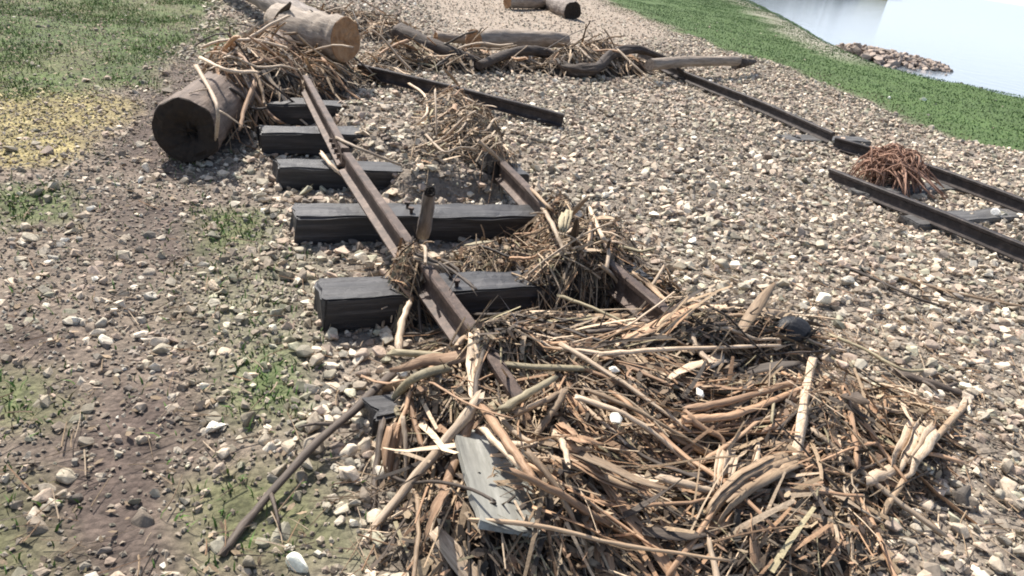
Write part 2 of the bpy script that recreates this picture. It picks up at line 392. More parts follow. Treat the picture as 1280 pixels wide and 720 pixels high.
def local(V, a, b):
    """vertices -> local coordinates with z along a->b, and the matrix back"""
    x, y, d = frame(np.asarray(b)-np.asarray(a)); R = np.stack([x, y, d], 1)
    L = (np.asarray(V)-a)@R
    return L, Matrix(((*R[0], a[0]), (*R[1], a[1]), (*R[2], a[2]), (0, 0, 0, 1)))
def lay(name, geo, mat, a, b, smooth=True):
    L, mw = local(geo[0], np.asarray(a, float), np.asarray(b, float))
    o = mesh_obj(name, L, geo[1], mat, None, smooth); o.matrix_world = mw; return o
def stalk_radii(n, r, nodes=True, taper=.35):
    t = np.linspace(0, 1, n); R = r*(1-taper*t)
    if nodes:
        for k in range(2, n-1, 4): R[k] *= 1.13
    return R*(1+np.array([random.uniform(-.06, .06) for _ in range(n)]))

# ------------------------------------------------------------------ sleepers and rails of the wrecked track
TL = 1.60
def sleeper(x0, y0, x1, y1, label, z=0.0, h=.15, wd=.2, mat='sleeper', seed=0, spikes=(), group=None):
    a = np.array([x0, y0]); b = np.array([x1, y1]); L = np.linalg.norm(b-a); nx, ny, nz = 26, 5, 4
    bm = bmesh.new(); bmesh.ops.create_cube(bm, size=1)
    for e in bm.edges: pass
    bmesh.ops.scale(bm, vec=(L, wd, h), verts=bm.verts)
    bmesh.ops.bevel(bm, geom=list(bm.edges), offset=.009, segments=2, affect='EDGES')
    for k in range(1, 40):
        bmesh.ops.bisect_plane(bm, geom=bm.verts[:]+bm.edges[:]+bm.faces[:], plane_co=(-L/2+L*k/40, 0, 0), plane_no=(1, 0, 0))
    for k in (-.3, 0, .3):
        bmesh.ops.bisect_plane(bm, geom=bm.verts[:]+bm.edges[:]+bm.faces[:], plane_co=(0, k*wd, 0), plane_no=(0, 1, 0))
    for v in bm.verts:
        q = Vector((v.co.x*2.2+seed*9, v.co.y*14, v.co.z*14)); d = mn.noise(q)*.009+mn.noise(q*3)*.006
        edge = abs(v.co.x) > L/2-.06
        v.co += Vector((d*(3 if edge else 1), d, d*1.2))
        if v.co.z > 0 and mn.noise(Vector((v.co.x*4+seed, v.co.y*30, 3))) > .35: v.co.z -= .003
    me = bpy.data.meshes.new('sleeper'); bm.to_mesh(me); bm.free(); me.materials.append(M[mat])
    o = bpy.data.objects.new('sleeper', me); COL.objects.link(o)
    ang = math.atan2(b[1]-a[1], b[0]-a[0]); o.location = ((a[0]+b[0])/2-math.sin(ang)*wd/2, (a[1]+b[1])/2+math.cos(ang)*wd/2, z+h/2); o.rotation_euler = (0, 0, ang)
    tag(o, label, 'railway sleeper', group)
    for sx in spikes:
        for sy in (-.04, .04):
            V, Fc = tube([(sx, sy, h/2-.01), (sx, sy, h/2+.022)], .009, 6)
            V2, F2 = tube([(sx-.004, sy, h/2+.02), (sx-.004, sy, h/2+.032)], .017, 6)
            mesh_obj('spike', V+V2, Fc+[tuple(i+len(V) for i in f) for f in F2], M['rust'], o)
    return o
G1 = 'sleepers of the wrecked near track'
# left end x = 0, nearest first; y from the photograph's vanishing lines
sleeper(-.01, -.01, TL, .02, 'black timber sleeper whose square left end juts out nearest the large reed heap', spikes=(-.42, -.22), seed=1, group=G1)
sleeper(0, .86, TL+.04, .84, 'black timber sleeper under the stubby grey post, third of the exposed row from the log', spikes=(-.4, -.22), seed=2, group=G1)
sleeper(0, 1.67, TL+.02, 1.63, 'dark sleeper half sunk in gravel, second of the row counted from the dark-ended log', z=-.02, seed=3, group=G1)
sleeper(-.02, 2.32, TL, 2.36, 'dark sleeper with a bluish sheen on its top, just right of the dark-ended log', seed=4, group=G1)
sleeper(-.15, 3.05, 1.3, 3.12, 'dull dark sleeper lying behind the dark-ended log beneath the tangle', seed=5, group=G1)
p5 = at(467, 510, .13); sleeper(p5[0], p5[1], p5[0]+1.6, p5[1]-.02, 'bluish grey sleeper whose left end alone peeps out of the large reed heap', z=-.065, h=.15, wd=.15, seed=6, group=G1)

def rail(pts, label, h=.118, bolts=(), group='rails', nseg=30, mat='rust', tilt=0.0):
    """flat-bottomed rail swept along pts (x, y, z of its underside)"""
    P = spline(pts, nseg); k = h/.13
    prof = np.array([(-.05, 0), (-.05, .01), (-.012, .022), (-.008, .035), (-.008, .09), (-.027, .1), (-.028, .123), (-.022, .13), (.022, .13), (.028, .123), (.027, .1), (.008, .09), (.008, .035), (.012, .022), (.05, .01), (.05, 0)])*k
    V = []; Fc = []; T = np.gradient(P, axis=0); n = len(prof)
    for i in range(len(P)):
        d = T[i]/np.linalg.norm(T[i]); x = np.cross(d, [0, 0, 1]); x /= np.linalg.norm(x); y = np.cross(x, d)
        x2 = math.cos(tilt)*x+math.sin(tilt)*y; y2 = -math.sin(tilt)*x+math.cos(tilt)*y
        for a, b in prof: V.append(P[i]+x2*(a+random.uniform(-.0006, .0006))+y2*(b+random.uniform(-.0006, .0006)))
    for i in range(len(P)-1):
        for j in range(n): j2 = (j+1) % n; Fc.append((i*n+j, i*n+j2, (i+1)*n+j2, (i+1)*n+j))
    Fc.append(tuple(range(n))); Fc.append(tuple((len(P)-1)*n+j for j in range(n))[::-1])
    o = mesh_obj('rail', V, Fc, M[mat]); tag(o, label, 'rail', group)
    for t in bolts:                                        # fishplate with bolts on the web
        i = int(t*(len(P)-1)); c = P[i]; d = T[i]/np.linalg.norm(T[i]); x = np.cross(d, [0, 0, 1]); x /= np.linalg.norm(x)
        for s in (-1, 1):
            b0 = c+x*s*.018*k+np.array([0, 0, .062*k]); vv = []
            for e in (-.22, .22):
                for q in (-.008, .008):
                    for zz in (-.028, .028): vv.append(b0+d*e+x*q+np.array([0, 0, zz]))
            mesh_obj('fishplate', vv, [(0, 1, 3, 2), (4, 6, 7, 5), (0, 4, 5, 1), (2, 3, 7, 6), (0, 2, 6, 4), (1, 5, 7, 3)], M['rust'], o)
            for e in (-.15, -.05, .05, .15):
                vt, ft = tube([b0+d*e+x*s*.006, b0+d*e+x*s*.026], .014, 6); mesh_obj('bolt', vt, ft, M['rust'], o)
    return o
ZR = .15
def rp(u, v, top, h=.13): p = at(u, v, top); return (p[0], p[1], top-h)
rail([rp(382, 92, .29), rp(404, 132, .285), rp(432, 182, .28)], 'narrow rusty rail from the tangle by the log to the bolted joint', bolts=(.93,))
rail([rp(434, 188, .285), rp(478, 250, .28), rp(530, 322, .28), rp(598, 412, .265), rp(650, 490, .24)], 'long rusty brown rail crossing the exposed sleepers and diving into the large reed heap')
rail([rp(600, 172, .22), rp(645, 215, .25), rp(700, 270, .25), rp(765, 325, .25), rp(832, 380, .25), rp(880, 425, .22)], 'rail buried under the reeds along the right ends of the sleepers')
rail([rp(448, 78, .17), rp(560, 104, .16), rp(640, 124, .15), rp(705, 141, .13)], 'loose dark rail lying askew on the gravel behind the exposed sleepers', tilt=.05, mat='rust_dark')
rail([rp(800, 62, .16), rp(862, 90, .16), rp(950, 124, .16), rp(1043, 164, .15)], 'dark far-track rail running from the pale pole to a gap by the root clump', group='rails of the far track', mat='rust_dark')
rail([rp(1046, 170, .13), rp(1090, 182, .14), rp(1165, 205, .15), rp(1225, 226, .16), rp(1290, 250, .16), rp(1500, 330, .16)], 'dark outer rail of the far track leading away right of the root clump', group='rails of the far track', mat='rust_dark')
rail([rp(1040, 209, .10), rp(1100, 232, .13), rp(1180, 262, .15), rp(1290, 306, .15), rp(1480, 380, .15)], 'dark inner rail of the far track curving in front of the root clump', group='rails of the far track', mat='rust_dark')
G2 = 'sleepers of the far track'
def s2(u0, v0, u1, v1, label, seed):
    a = at(u0, v0, .02); b = at(u1, v1, .02)
    sleeper(a[0], a[1], b[0], b[1], label, z=-.10, h=.13, wd=.2, mat='sleeper_old', seed=seed, group=G2)
s2(1085, 246, 1215, 236, 'grey sleeper of the far track just right of the root clump', 11)
s2(1150, 282, 1330, 268, 'grey sleeper of the far track lying beside the white stone', 12)
s2(985, 176, 1090, 178, 'buried sleeper of the far track left of the root clump', 13)

# ------------------------------------------------------------------ logs
def log(pts, r0, r1, mat, label, cut0=None, cut1=None, sides=30, n=30, rough=.09, hollow0=False, cat='log', name='log', squash=1.0):
    P = spline(pts, n); V = []; Fc = []; T = np.gradient(P, axis=0); sd = random.random()*50
    x0, y0, _ = frame(T[0]); rings = []
    for i in range(n):
        d = T[i]/np.linalg.norm(T[i]); x0 = x0-d*(x0@d); x0 /= np.linalg.norm(x0); y0 = np.cross(d, x0); r = r0+(r1-r0)*i/(n-1)
        for k in range(sides):
            a = 2*math.pi*k/sides; q = Vector((math.cos(a)*1.3+sd, math.sin(a)*1.3, i*.35)); s = 1+rough*(mn.noise(q)*1.6+mn.noise(q*4)*.8)
            if i in (0, n-1): s *= .96
            V.append(P[i]+r*s*(math.cos(a)*x0+math.sin(a)*squash*y0))
    for i in range(n-1):
        for k in range(sides): k2 = (k+1) % sides; Fc.append((i*sides+k, i*sides+k2, (i+1)*sides+k2, (i+1)*sides+k))
    if not cut0: Fc.append(tuple(range(sides))[::-1])
    if not cut1: Fc.append(tuple((n-1)*sides+k for k in range(sides)))
    o = lay('bark_body' if name == 'log' else 'shaft', (V, Fc), M[mat], P[0], P[-1]); e = bpy.data.objects.new(name, None); COL.objects.link(e); e.matrix_world = o.matrix_world.copy(); o.matrix_world = Matrix(); o.matrix_basis = Matrix(); o.parent = e; tag(e, label, cat); bpy.context.view_layer.update() if False else None
    for which, cm in ((0, cut0), (1, cut1)):
        if not cm: continue
        i = 0 if which == 0 else n-1; d = T[i]/np.linalg.norm(T[i])*(-1 if which == 0 else 1); ring = [np.array(V[i*sides+k]) for k in range(sides)]
        c = sum(ring)/sides; vv = []; ff = []; levels = [(1.0, .0), (.975, .006), (.85, .008), (.7, .008), (.5, .003 if not hollow0 else -.01), (.33, .006 if not hollow0 else -.03), (.15, .006 if not hollow0 else -.06)]
        for f, dd in levels:
            for k in range(sides):
                o_ = (np.array([.02, .0, -.02])*(1-f) if hollow0 else 0); q_ = mn.noise(Vector((math.cos(k*6.283/sides)*2, math.sin(k*6.283/sides)*2, f*5+sd)))
                vv.append(c+(ring[k]-c)*f*(1+.18*q_*(1-f))+o_+d*(dd*(1+q_)+random.uniform(-.003, .003)+(.012*q_ if f < .97 else 0)))
        for l in range(len(levels)-1):
            for k in range(sides):
                k2 = (k+1) % sides; q = (l*sides+k, l*sides+k2, (l+1)*sides+k2, (l+1)*sides+k); ff.append(q if which else q[::-1])
        l = len(levels)-1; q = tuple(l*sides+k for k in range(sides)); ff.append(q if which else q[::-1])
        mwi = np.array(e.matrix_world.inverted()); vv = [(mwi[:3, :3]@v+mwi[:3, 3]) for v in vv]
        mesh_obj('cut_end', vv, ff, M[cm], e)
    return e
def lp(u, v, z): return at(u, v, z)
# big log; shade on the end facing the camera is in its colour
log([lp(232, 164, .2), lp(258, 140, .20), lp(318, 92, .20), lp(370, 52, .2)], .20, .18, 'log_brown', 'thick brown log with an end coloured dark for shade, lying left of the sleepers', 'cut_dark', hollow0=True, rough=.07, sides=40, n=34)
log([lp(432, 50, .42), lp(385, 40, .40), lp(350, 26, .38)], .205, .17, 'log_pale', 'pale sawn log with an orange cut end rising from the tangle', 'cut_tan')
log([lp(398, 30, .42), lp(355, 10, .38), lp(320, -10, .32), (lp(270, -34, .28))], .13, .17, 'log_grey', 'grey driftwood log above the tangle, its dark end touching the sawn log', 'cut_dark')
log([lp(592, 50, .22), lp(640, 48, .20), lp(705, 50, .15)], .13, .11, 'log_pale', 'pale barkless log with a tan sawn end left of the dark trunk', 'cut_tan', cut1='cut_tan')
log([lp(545, 46, .14), lp(578, 49, .13), lp(600, 50, .12)], .06, .06, 'log_pale', 'short pale branch poking out left of the tan sawn end', 'cut_tan', cat='branch', name='branch')
log([lp(498, 42, .24), lp(530, 55, .2), lp(580, 72, .14), lp(612, 82, .08)], .13, .04, 'log_dark', 'dark wet trunk sloping to the gravel behind the loose rail', None)
log([lp(598, 82, .10), lp(640, 66, .18), lp(672, 64, .2), lp(705, 76, .1)], .05, .07, 'log_dark', 'blackish humped log on the gravel below the pale sawn log', None)
log([lp(812, 81, .22), lp(860, 77, .23), lp(922, 76, .24)], .075, .07, 'log_pale', 'smooth pale pole resting across the start of the far rail', None, 'cut_dark', cat='pole', name='pole')
log([lp(918, 79, .18), lp(932, 78, .2), lp(944, 77, .17)], .09, .03, 'log_dark', 'black broken stub at the tip of the pale pole', None, cat='wood stub', name='wood_stub', rough=.2)
log([lp(690, 78, .10), lp(715, 88, .08), lp(745, 86, .12), lp(765, 68, .24), lp(800, 62, .3), lp(835, 76, .2)], .085, .04, 'log_dark', 'crooked brown branch looping along the gravel in front of the twiggy tangle', None, cat='branch', name='branch', rough=.3)
log([lp(634, 2, .14), lp(662, 3, .15), lp(684, 4, .12)], .13, .12, 'log_pale', 'yellowish log at the far edge of the path', 'cut_tan', 'cut_tan')
log([lp(716, 14, .17), lp(700, 8, .17), lp(684, 0, .16)], .20, .19, 'log_grey', 'grey stump with a dark end on the far path beside the yellowish log', 'cut_dark', cat='stump', name='stump')
log([lp(528, 292, .12), lp(533, 268, .30), (lp(537, 240, .46))], .038, .03, 'log_grey', 'stubby grey post standing up against a black sleeper beside the rusty rail', None, 'cut_dark', cat='post', name='wooden_post', sides=10, n=10, rough=.12)

# ------------------------------------------------------------------ weathered board and scraps in the heap
def board(p, q, wd, th, mat, label, cat, name, tiltz=0.0, n=14):
    """board from p to q; tiltz lifts one edge"""
    p = np.asarray(p); q = np.asarray(q); d = q-p; L = np.linalg.norm(d); x, y, dd = frame(d); e = np.cross(dd, [0, 0, 1.]); e /= np.linalg.norm(e); e = e*math.cos(tiltz)+np.array([0, 0, 1])*math.sin(tiltz); nr = np.cross(e, dd)
    V = []; Fc = []
    for i in range(n):
        t = i/(n-1); c = p+d*t
        for s, th2 in ((-1, th), (-.33, th), (.33, th), (1, th), (1, -th), (-1, -th)):
            wob = 1+mn.noise(Vector((t*5, s*2, wd*9)))*.18
            j = random.uniform(-.02, .02) if i in (0, n-1) else 0
            V.append(c+e*s*wd*wob+nr*(th2/2+mn.noise(Vector((t*4, s*3, 4)))*.006)+dd*j)
    for i in range(n-1):
        for k in range(6): k2 = (k+1) % 6; Fc.append((i*6+k, i*6+k2, (i+1)*6+k2, (i+1)*6+k))
    Fc.append((5, 4, 3, 2, 1, 0)); z = (n-1)*6; Fc.append(tuple(z+k for k in range(6)))
    # grain runs along local z of lay(); board material stretches along y, so use log style
    return tag(lay(name, (V, Fc), M[mat], p, q, False), label, cat)
board(on_heap(608, 545, .02), on_heap(650, 665, .05), .115, .02, 'board', 'smooth grey-green weathered board under the fanned stalks at the front of the heap', 'board', 'board', .25)

# ------------------------------------------------------------------ sticks placed one by one
# (label, material, radius, [(u, v, lift)...], kind)
ST = [
 ('thick yellowish stalk lying level across the top left of the large heap', 'straw_green', .016, [(492, 440, .10), (560, 446, .09), (640, 456, .08), (752, 462, .05)], 's'),
 ('bent pale stalk end turning up where the rail enters the heap', 'straw_pale', .017, [(498, 438, .08), (502, 405, .12), (512, 378, .16)], 's'),
 ('straight bleached stick lying level across the upper right of the large heap', 'straw_pale', .011, [(752, 443, .08), (830, 437, .09), (975, 432, .08)], 's'),
 ('long pale stalk slanting from the middle of the heap to its lower left edge', 'straw_pale', .019, [(598, 497, .13), (560, 548, .10), (484, 640, .03), (455, 680, .0)], 's'),
 ('reddish stalk slanting down beside the long pale stalk above the board', 'straw_red', .018, [(588, 520, .10), (570, 575, .08), (546, 640, .04), (530, 690, .02)], 's'),
 ('orange-brown stalk sloping down right across the grey board', 'straw_red', .016, [(606, 512, .13), (640, 560, .12), (668, 600, .1)], 's'),
 ('pale split stalk lying below the orange-brown one on the board', 'straw_pale', .013, [(604, 536, .11), (640, 572, .1), (674, 604, .08)], 's'),
 ('thin long stalk running off the right side of the board to the near edge', 'straw_tan', .010, [(655, 560, .14), (690, 600, .1), (712, 640, .06), (735, 690, .02)], 's'),
 ('greenish stalk rising right from the fan of stalks', 'straw_green', .016, [(628, 512, .12), (660, 492, .13), (694, 472, .12)], 's'),
 ('tan stalk parallel and below the greenish one', 'straw_tan', .013, [(636, 520, .1), (672, 505, .12), (706, 488, .1)], 's'),
 ('brown stalk crossing down left beneath the tan one', 'straw_tan', .015, [(706, 488, .11), (690, 515, .1), (668, 545, .08)], 's'),
 ('pale curved stalk arching over the left shoulder of the large heap', 'straw_green', .018, [(560, 460, .1), (520, 472, .12), (492, 500, .08), (500, 520, .05)], 's'),
 ('upright orange husk among dark stalks at the left edge of the heap', 'straw_red', .024, [(496, 528, .10), (488, 575, .05), (486, 615, .0)], 'l'),
 ('slim pale upright stalk beside the orange husk', 'straw_pale', .008, [(504, 525, .12), (508, 570, .06), (506, 625, .0)], 's'),
 ('dark upright stalk at the far left edge of the large heap', 'straw_dark', .012, [(478, 530, .08), (470, 590, .02), (466, 640, .0)], 's'),
 ('pale upright plank splinter standing out of the matted right part of the heap', 'straw_pale', .020, [(1016, 447, .05), (1004, 510, .07), (992, 588, .03)], 'b'),
 ('wide yellow husk fragment at the lower right corner of the heap', 'straw_pale', .044, [(1165, 520, .03), (1140, 560, .10), (1118, 606, .04)], 'l'),
 ('tapering pale stick running from the yellow husk out over the gravel', 'straw_tan', .013, [(1208, 505, .01), (1172, 545, .05), (1130, 600, .06), (1100, 650, .02)], 's'),
 ('wide flattened tan stalk curving to the near edge at the right', 'straw_tan', .032, [(1000, 570, .06), (950, 590, .1), (905, 625, .07), (880, 670, .03)], 'l'),
 ('forked pale husk beside the flattened tan stalk', 'straw_pale', .028, [(912, 560, .08), (902, 600, .07), (890, 650, .03)], 'l'),
 ('short thick pinkish stick end in the dark lower right hollow', 'straw_pale', .026, [(1122, 585, .03), (1098, 594, .05), (1080, 604, .05)], 's'),
 ('stubby pinkish stick pointing up right at the near edge', 'straw_pale', .019, [(1036, 614, .04), (1010, 632, .02), (985, 655, .0)], 's'),
 ('pinkish stick lying in the brown matting near the lower middle', 'straw_pale', .015, [(826, 598, .08), (860, 606, .08), (895, 616, .05)], 's'),
 ('broad orange husk sweeping right from below the white scrap', 'straw_red', .030, [(708, 565, .10), (750, 590, .1), (800, 610, .07), (840, 630, .05)], 'l'),
 ('curled orange bark piece near the middle of the heap', 'straw_red', .034, [(696, 532, .12), (722, 552, .14), (762, 560, .10)], 'l'),
 ('long straight stalk descending right past the white scrap', 'straw_pale', .011, [(722, 497, .13), (780, 518, .12), (826, 548, .1), (872, 590, .05)], 's'),
 ('thin stalk running below and along the long straight one', 'straw_tan', .009, [(735, 488, .12), (800, 515, .11), (880, 562, .07)], 's'),
 ('upper of two red-brown stalks rising right in the matted middle', 'straw_red', .016, [(858, 512, .10), (910, 502, .11), (990, 478, .08)], 's'),
 ('lower of two red-brown stalks rising right in the matted middle', 'straw_red', .017, [(862, 524, .09), (920, 518, .1), (1000, 486, .06)], 's'),
 ('zigzag reddish stalk end at the left tip of the red-brown pair', 'straw_red', .013, [(862, 520, .1), (880, 536, .09), (902, 548, .08), (905, 562, .06)], 's'),
 ('dark slim stalk lying level along the back of the heap', 'straw_dark', .011, [(735, 415, .10), (800, 410, .1), (858, 404, .08)], 's'),
 ('greenish stalk slanting down right behind the dark level one', 'straw_green', .010, [(700, 370, .12), (748, 388, .1), (800, 412, .08)], 's'),
 ('pale forked twig standing upright in the middle heap', 'straw_pale', .014, [(672, 250, .12), (690, 280, .20), (705, 315, .1)], 's'),
 ('pale twig with a sharp elbow at the right of the middle heap', 'straw_pale', .012, [(737, 260, .2), (750, 290, .16), (760, 302, .13), (787, 300, .08)], 's'),
 ('upright leaf blade in the centre of the middle heap', 'straw_green', .020, [(710, 262, .26), (704, 285, .22), (700, 310, .12)], 'l'),
 ('pale stalk pointing down right from the middle heap', 'straw_pale', .012, [(752, 332, .12), (772, 352, .1), (782, 386, .04)], 's'),
 ('brown flattened stalk leading down to the last exposed sleeper end', 'straw_tan', .022, [(790, 340, .14), (815, 360, .14), (838, 380, .12)], 'l'),
 ('pale splinter leaning along the left flank of the rusty rail', 'straw_pale', .011, [(532, 352, .12), (548, 382, .1), (566, 412, .08)], 's'),
 ('dark twig lying across the rusty rail below the grey post', 'straw_dark', .009, [(520, 318, .26), (560, 335, .29), (596, 362, .22)], 's'),
 ('pale twig lying across the rusty rail beside the dark one', 'straw_pale', .009, [(518, 322, .24), (562, 338, .28), (590, 356, .22)], 's'),
 ('pale split stick lying left of the rail joint', 'straw_pale', .015, [(402, 192, .18), (415, 208, .15), (432, 222, .10)], 's'),
 ('straight pale stick reaching right from the rail joint to the upper heap', 'straw_pale', .012, [(420, 172, .28), (450, 186, .28), (500, 206, .14)], 's'),
 ('long thin twig slanting right out of the tangle above the rail', 'straw_pale', .011, [(372, 44, .30), (400, 68, .22), (452, 100, .12)], 's'),
 ('pale branch drooping over the side of the dark-ended log', 'straw_pale', .015, [(245, 82, .46), (262, 112, .42), (272, 138, .38), (270, 180, .15)], 's'),
 ('reddish strand hanging down the shaded flank of the dark-ended log', 'straw_red', .018, [(318, 105, .38), (306, 135, .25), (300, 162, .08)], 's'),
 ('slim branch crossing level above the dark-ended log', 'straw_pale', .015, [(250, 72, .50), (285, 88, .5), (322, 90, .44)], 's'),
 ('thin pale pole leaning across the twiggy tangle left of the smooth pole', 'straw_pale', .018, [(772, 62, .32), (795, 84, .2), (822, 107, .03)], 's'),
 ('black slim branch lying on the gravel left of the large heap', 'straw_dark', .017, [(490, 468, .09), (440, 515, .07), (380, 570, .06), (318, 640, .02), (280, 690, .01)], 's'),
 ('thin dark splinter lying alone on the gravel between the two tracks', 'straw_dark', .007, [(985, 298, .02), (1005, 303, .025), (1028, 309, .02)], 's'),
 ('long olive branch lying on the gravel right of the heap', 'straw_dark', .013, [(1058, 334, .03), (1100, 352, .03), (1140, 370, .03), (1185, 386, .02)], 's'),
 ('long reddish branch at the right edge nearest the far track', 'straw_tan', .014, [(1115, 344, .03), (1170, 360, .03), (1230, 374, .03), (1320, 392, .03)], 's'),
 ('olive stem arching over the gravel at the upper right of the heap', 'straw_green', .010, [(1036, 418, .05), (1080, 436, .05), (1128, 462, .04), (1165, 462, .03)], 's'),
 ('flat branch darkened as a shadow, pointing right along the gravel beyond the olive stem', 'straw_dark', .022, [(1120, 466, .03), (1165, 480, .03), (1216, 496, .02)], 's'),  # shadow put into the dark colour of this piece
 ('dark curved twig on the gravel right of the upper heap', 'straw_dark', .007, [(598, 160, .1), (615, 152, .08), (636, 143, .04)], 's'),
 ('upright thin pale twig in the upper heap', 'straw_pale', .008, [(544, 112, .30), (545, 140, .2), (546, 172, .08)], 's'),
 ('pale branch looping round the left side of the upper heap', 'straw_pale', .014, [(512, 105, .16), (530, 118, .16), (534, 140, .1), (522, 155, .04)], 's'),
 ('pale forked twig at the foot of the upper heap', 'straw_pale', .010, [(532, 168, .12), (555, 190, .14), (575, 184, .14), (595, 188, .1)], 's'),
 ('grey stick running down the buried rail from the upper heap', 'straw_tan', .016, [(600, 178, .2), (640, 214, .2), (690, 262, .18)], 's'),
]
for label, mt, r, pts, kd in ST:
    P = [on_heap(u, v, l) for u, v, l in pts]
    n = 13 if kd != 'l' else 10; Q = spline(P, n)
    Q[1:-1] += np.array([[random.uniform(-1, 1)*r*.15 for _ in range(3)] for _ in range(n-2)])
    if kd == 'l':
        g = ([], []); nm, ct = 'husk', 'husk'; ns_ = 5 if r > .025 else 3; e_ = np.cross(Q[-1]-Q[0], [0, 0, 1.]); e_ /= np.linalg.norm(e_)
        for j_ in range(ns_):
            f_ = (j_-(ns_-1)/2)/ns_*2; q0 = random.uniform(0, .22)*abs(f_); q1 = 1-random.uniform(0, .25); m_ = spline(Q, 40)[int(q0*39):int(q1*39)][::4]
            tt_ = np.linspace(0, 1, len(m_))[:, None]; m_ = m_+e_*f_*r*(.8+.5*(1-tt_))+np.array([0, 0, 1])*(random.uniform(-.3, .5)*r*np.sin(tt_*3.1)-abs(f_)*r*.1)
            v2, f2 = strip(m_, r/ns_*1.9, random.uniform(-.9, .9)); o0 = len(g[0]); g = (g[0]+list(v2), g[1]+[tuple(i+o0 for i in f) for f in f2])
    elif kd == 'b': g = tube(Q, r*(1+.1*np.sin(np.arange(n)*2.)), 5, True, .35, .8); nm, ct = 'wood_splinter', 'splinter'
    else:
        g = tube(Q, stalk_radii(n, r, True, .3), 8, True, .8, .8)
        nm, ct = ('twig', 'twig') if 'twig' in label or 'branch' in label else (('stick', 'stick') if 'stick' in label or 'splinter' in label or 'pole' in label else ('stalk', 'stalk'))
    if kd in 'sb' and 'branch' in label or 'twig' in label:       # a side shoot or two, same piece
        for k in (n//3, 2*n//3):
            b0 = Q[k]; d = Q[k+1]-Q[k-1]; d /= np.linalg.norm(d); e = np.cross(d, [0, 0, 1]); e /= np.linalg.norm(e)+1e-9
            e = (e*random.choice((-1, 1))+d*.9+np.array([0, 0, .25]))
            v2, f2 = tube(spline([b0, b0+e*.05, b0+e*random.uniform(.08, .14)+np.array([0, 0, -.02])], 5), stalk_radii(5, r*.5, False, .6), 5)
            o0 = len(g[0]); g = (list(g[0])+list(v2), list(g[1])+[tuple(i+o0 for i in f) for f in f2])
    o = lay(nm, g, M[mt], Q[0], Q[-1]); tag(o, label, ct)

def scrap(u, v, lift, sx, sy, sz, colr, label, cat, name, seed=0):
    p = on_heap(u, v, lift); bm = bmesh.new(); rd = random.Random(seed)
    for k in range(16 if sx < .1 else 60):
        q = Vector((rd.gauss(0, 1), rd.gauss(0, 1), rd.gauss(0, 1))).normalized(); q *= 1+(.3*mn.noise(q*1.7+Vector((seed, 0, 0))) if sx > .1 else 0); bm.verts.new((q.x*sx, q.y*sy, q.z*sz))
    r = bmesh.ops.convex_hull(bm, input=bm.verts)
    bmesh.ops.delete(bm, geom=[v for v in bm.verts if not v.link_faces], context='VERTS')
    bmesh.ops.bevel(bm, geom=list(bm.edges), offset=min(sx, sz)*.12, segments=1, affect='EDGES')
    me = bpy.data.meshes.new(name); bm.to_mesh(me); bm.free(); me.materials.append(M['trash'])
    o = bpy.data.objects.new(name, me); COL.objects.link(o); o.location = p; o.color = (*colr, 1); o.rotation_euler = (rd.uniform(-.3, .3), rd.uniform(-.3, .3), rd.uniform(0, 3))
    return tag(o, label, cat)
scrap(770, 523, .15, .035, .022, .018, (.8, .76, .66), 'small cream foam scrap lying on stalks in the middle of the large heap', 'foam scrap', 'foam_scrap', 1)
scrap(874, 490, .12, .03, .016, .012, (.8, .77, .68), 'small cream fragment at the left tip of the red-brown stalks', 'foam scrap', 'foam_scrap', 2)
scrap(768, 462, .10, .025, .014, .012, (.75, .7, .6), 'tiny white fragment by the left end of the bleached stick', 'foam scrap', 'foam_scrap', 3)
scrap(1245, 266, .06, .06, .045, .045, (.85, .83, .78), 'white stone lying between the rails of the far track', 'stone', 'stone', 4)
scrap(888, 101, .04, .03, .02, .02, (.85, .83, .78), 'white chip on the gravel below the smooth pale pole', 'stone', 'stone', 8)
scrap(988, 412, .05, .10, .075, .055, (.008, .008, .01), 'dark slate-grey lump at the back right of the large heap', 'rock', 'rock', 5)
scrap(645, 418, .12, .07, .05, .04, (.15, .13, .125), 'mauve-grey lump at the mouth of the buried rail', 'rock', 'rock', 6)
scrap(1155, 124, .05, .05, .04, .04, (.85, .83, .75), 'white speck of litter on the green verge', 'litter', 'litter', 7)
scrap(1112, 122, .05, .03, .03, .03, (.8, .78, .7), 'smaller pale speck of litter on the green verge, left of the white one', 'litter', 'litter', 9)

# ------------------------------------------------------------------ root clump on the far track
def root_clump():
    c = at(1118, 203, .2); V = []; Fc = []
    for k in range(420):
        d = rng.normal(size=3); d /= np.linalg.norm(d); d[2] = abs(d[2])*.8
        s = c+d*np.array([.24, .21, .24])*random.uniform(.2, 1.15)-np.array([0, 0, .1])
        t = np.cross(d, rng.normal(size=3)); t /= np.linalg.norm(t)
        L = random.uniform(.1, .3); P = spline([s, s+t*L*.5+d*.03, s+t*L-np.array([0, 0, L*.45])+d*.02], 5)
        v, f = tube(P, stalk_radii(5, random.uniform(.004, .011), False, .5), 4); o0 = len(V); V += v; Fc += [tuple(i+o0 for i in q) for q in f]
    for k in range(16):
        s = c+np.array([random.uniform(-.2, .15), random.uniform(-.15, .2), .04]); e = at(random.uniform(1130, 1195), random.uniform(225, 250), .05)
        v, f = tube(spline([s, (s+e)/2+np.array([0, 0, .05]), e], 7), stalk_radii(7, .013, False, .6), 5); o0 = len(V); V += v; Fc += [tuple(i+o0 for i in q) for q in f]
    m = mat_wood('red_root_fibre', (.12, .06, .04), (.27, .15, .1), (.42, .26, .18), 9, (1, 1, .4), .85, .05)
    tag(lay('root_clump', (V, Fc), m, c, c+np.array([0, 0, .3])), 'rusty red-brown clump of matted roots heaped over the far rail', 'root clump')
root_clump()

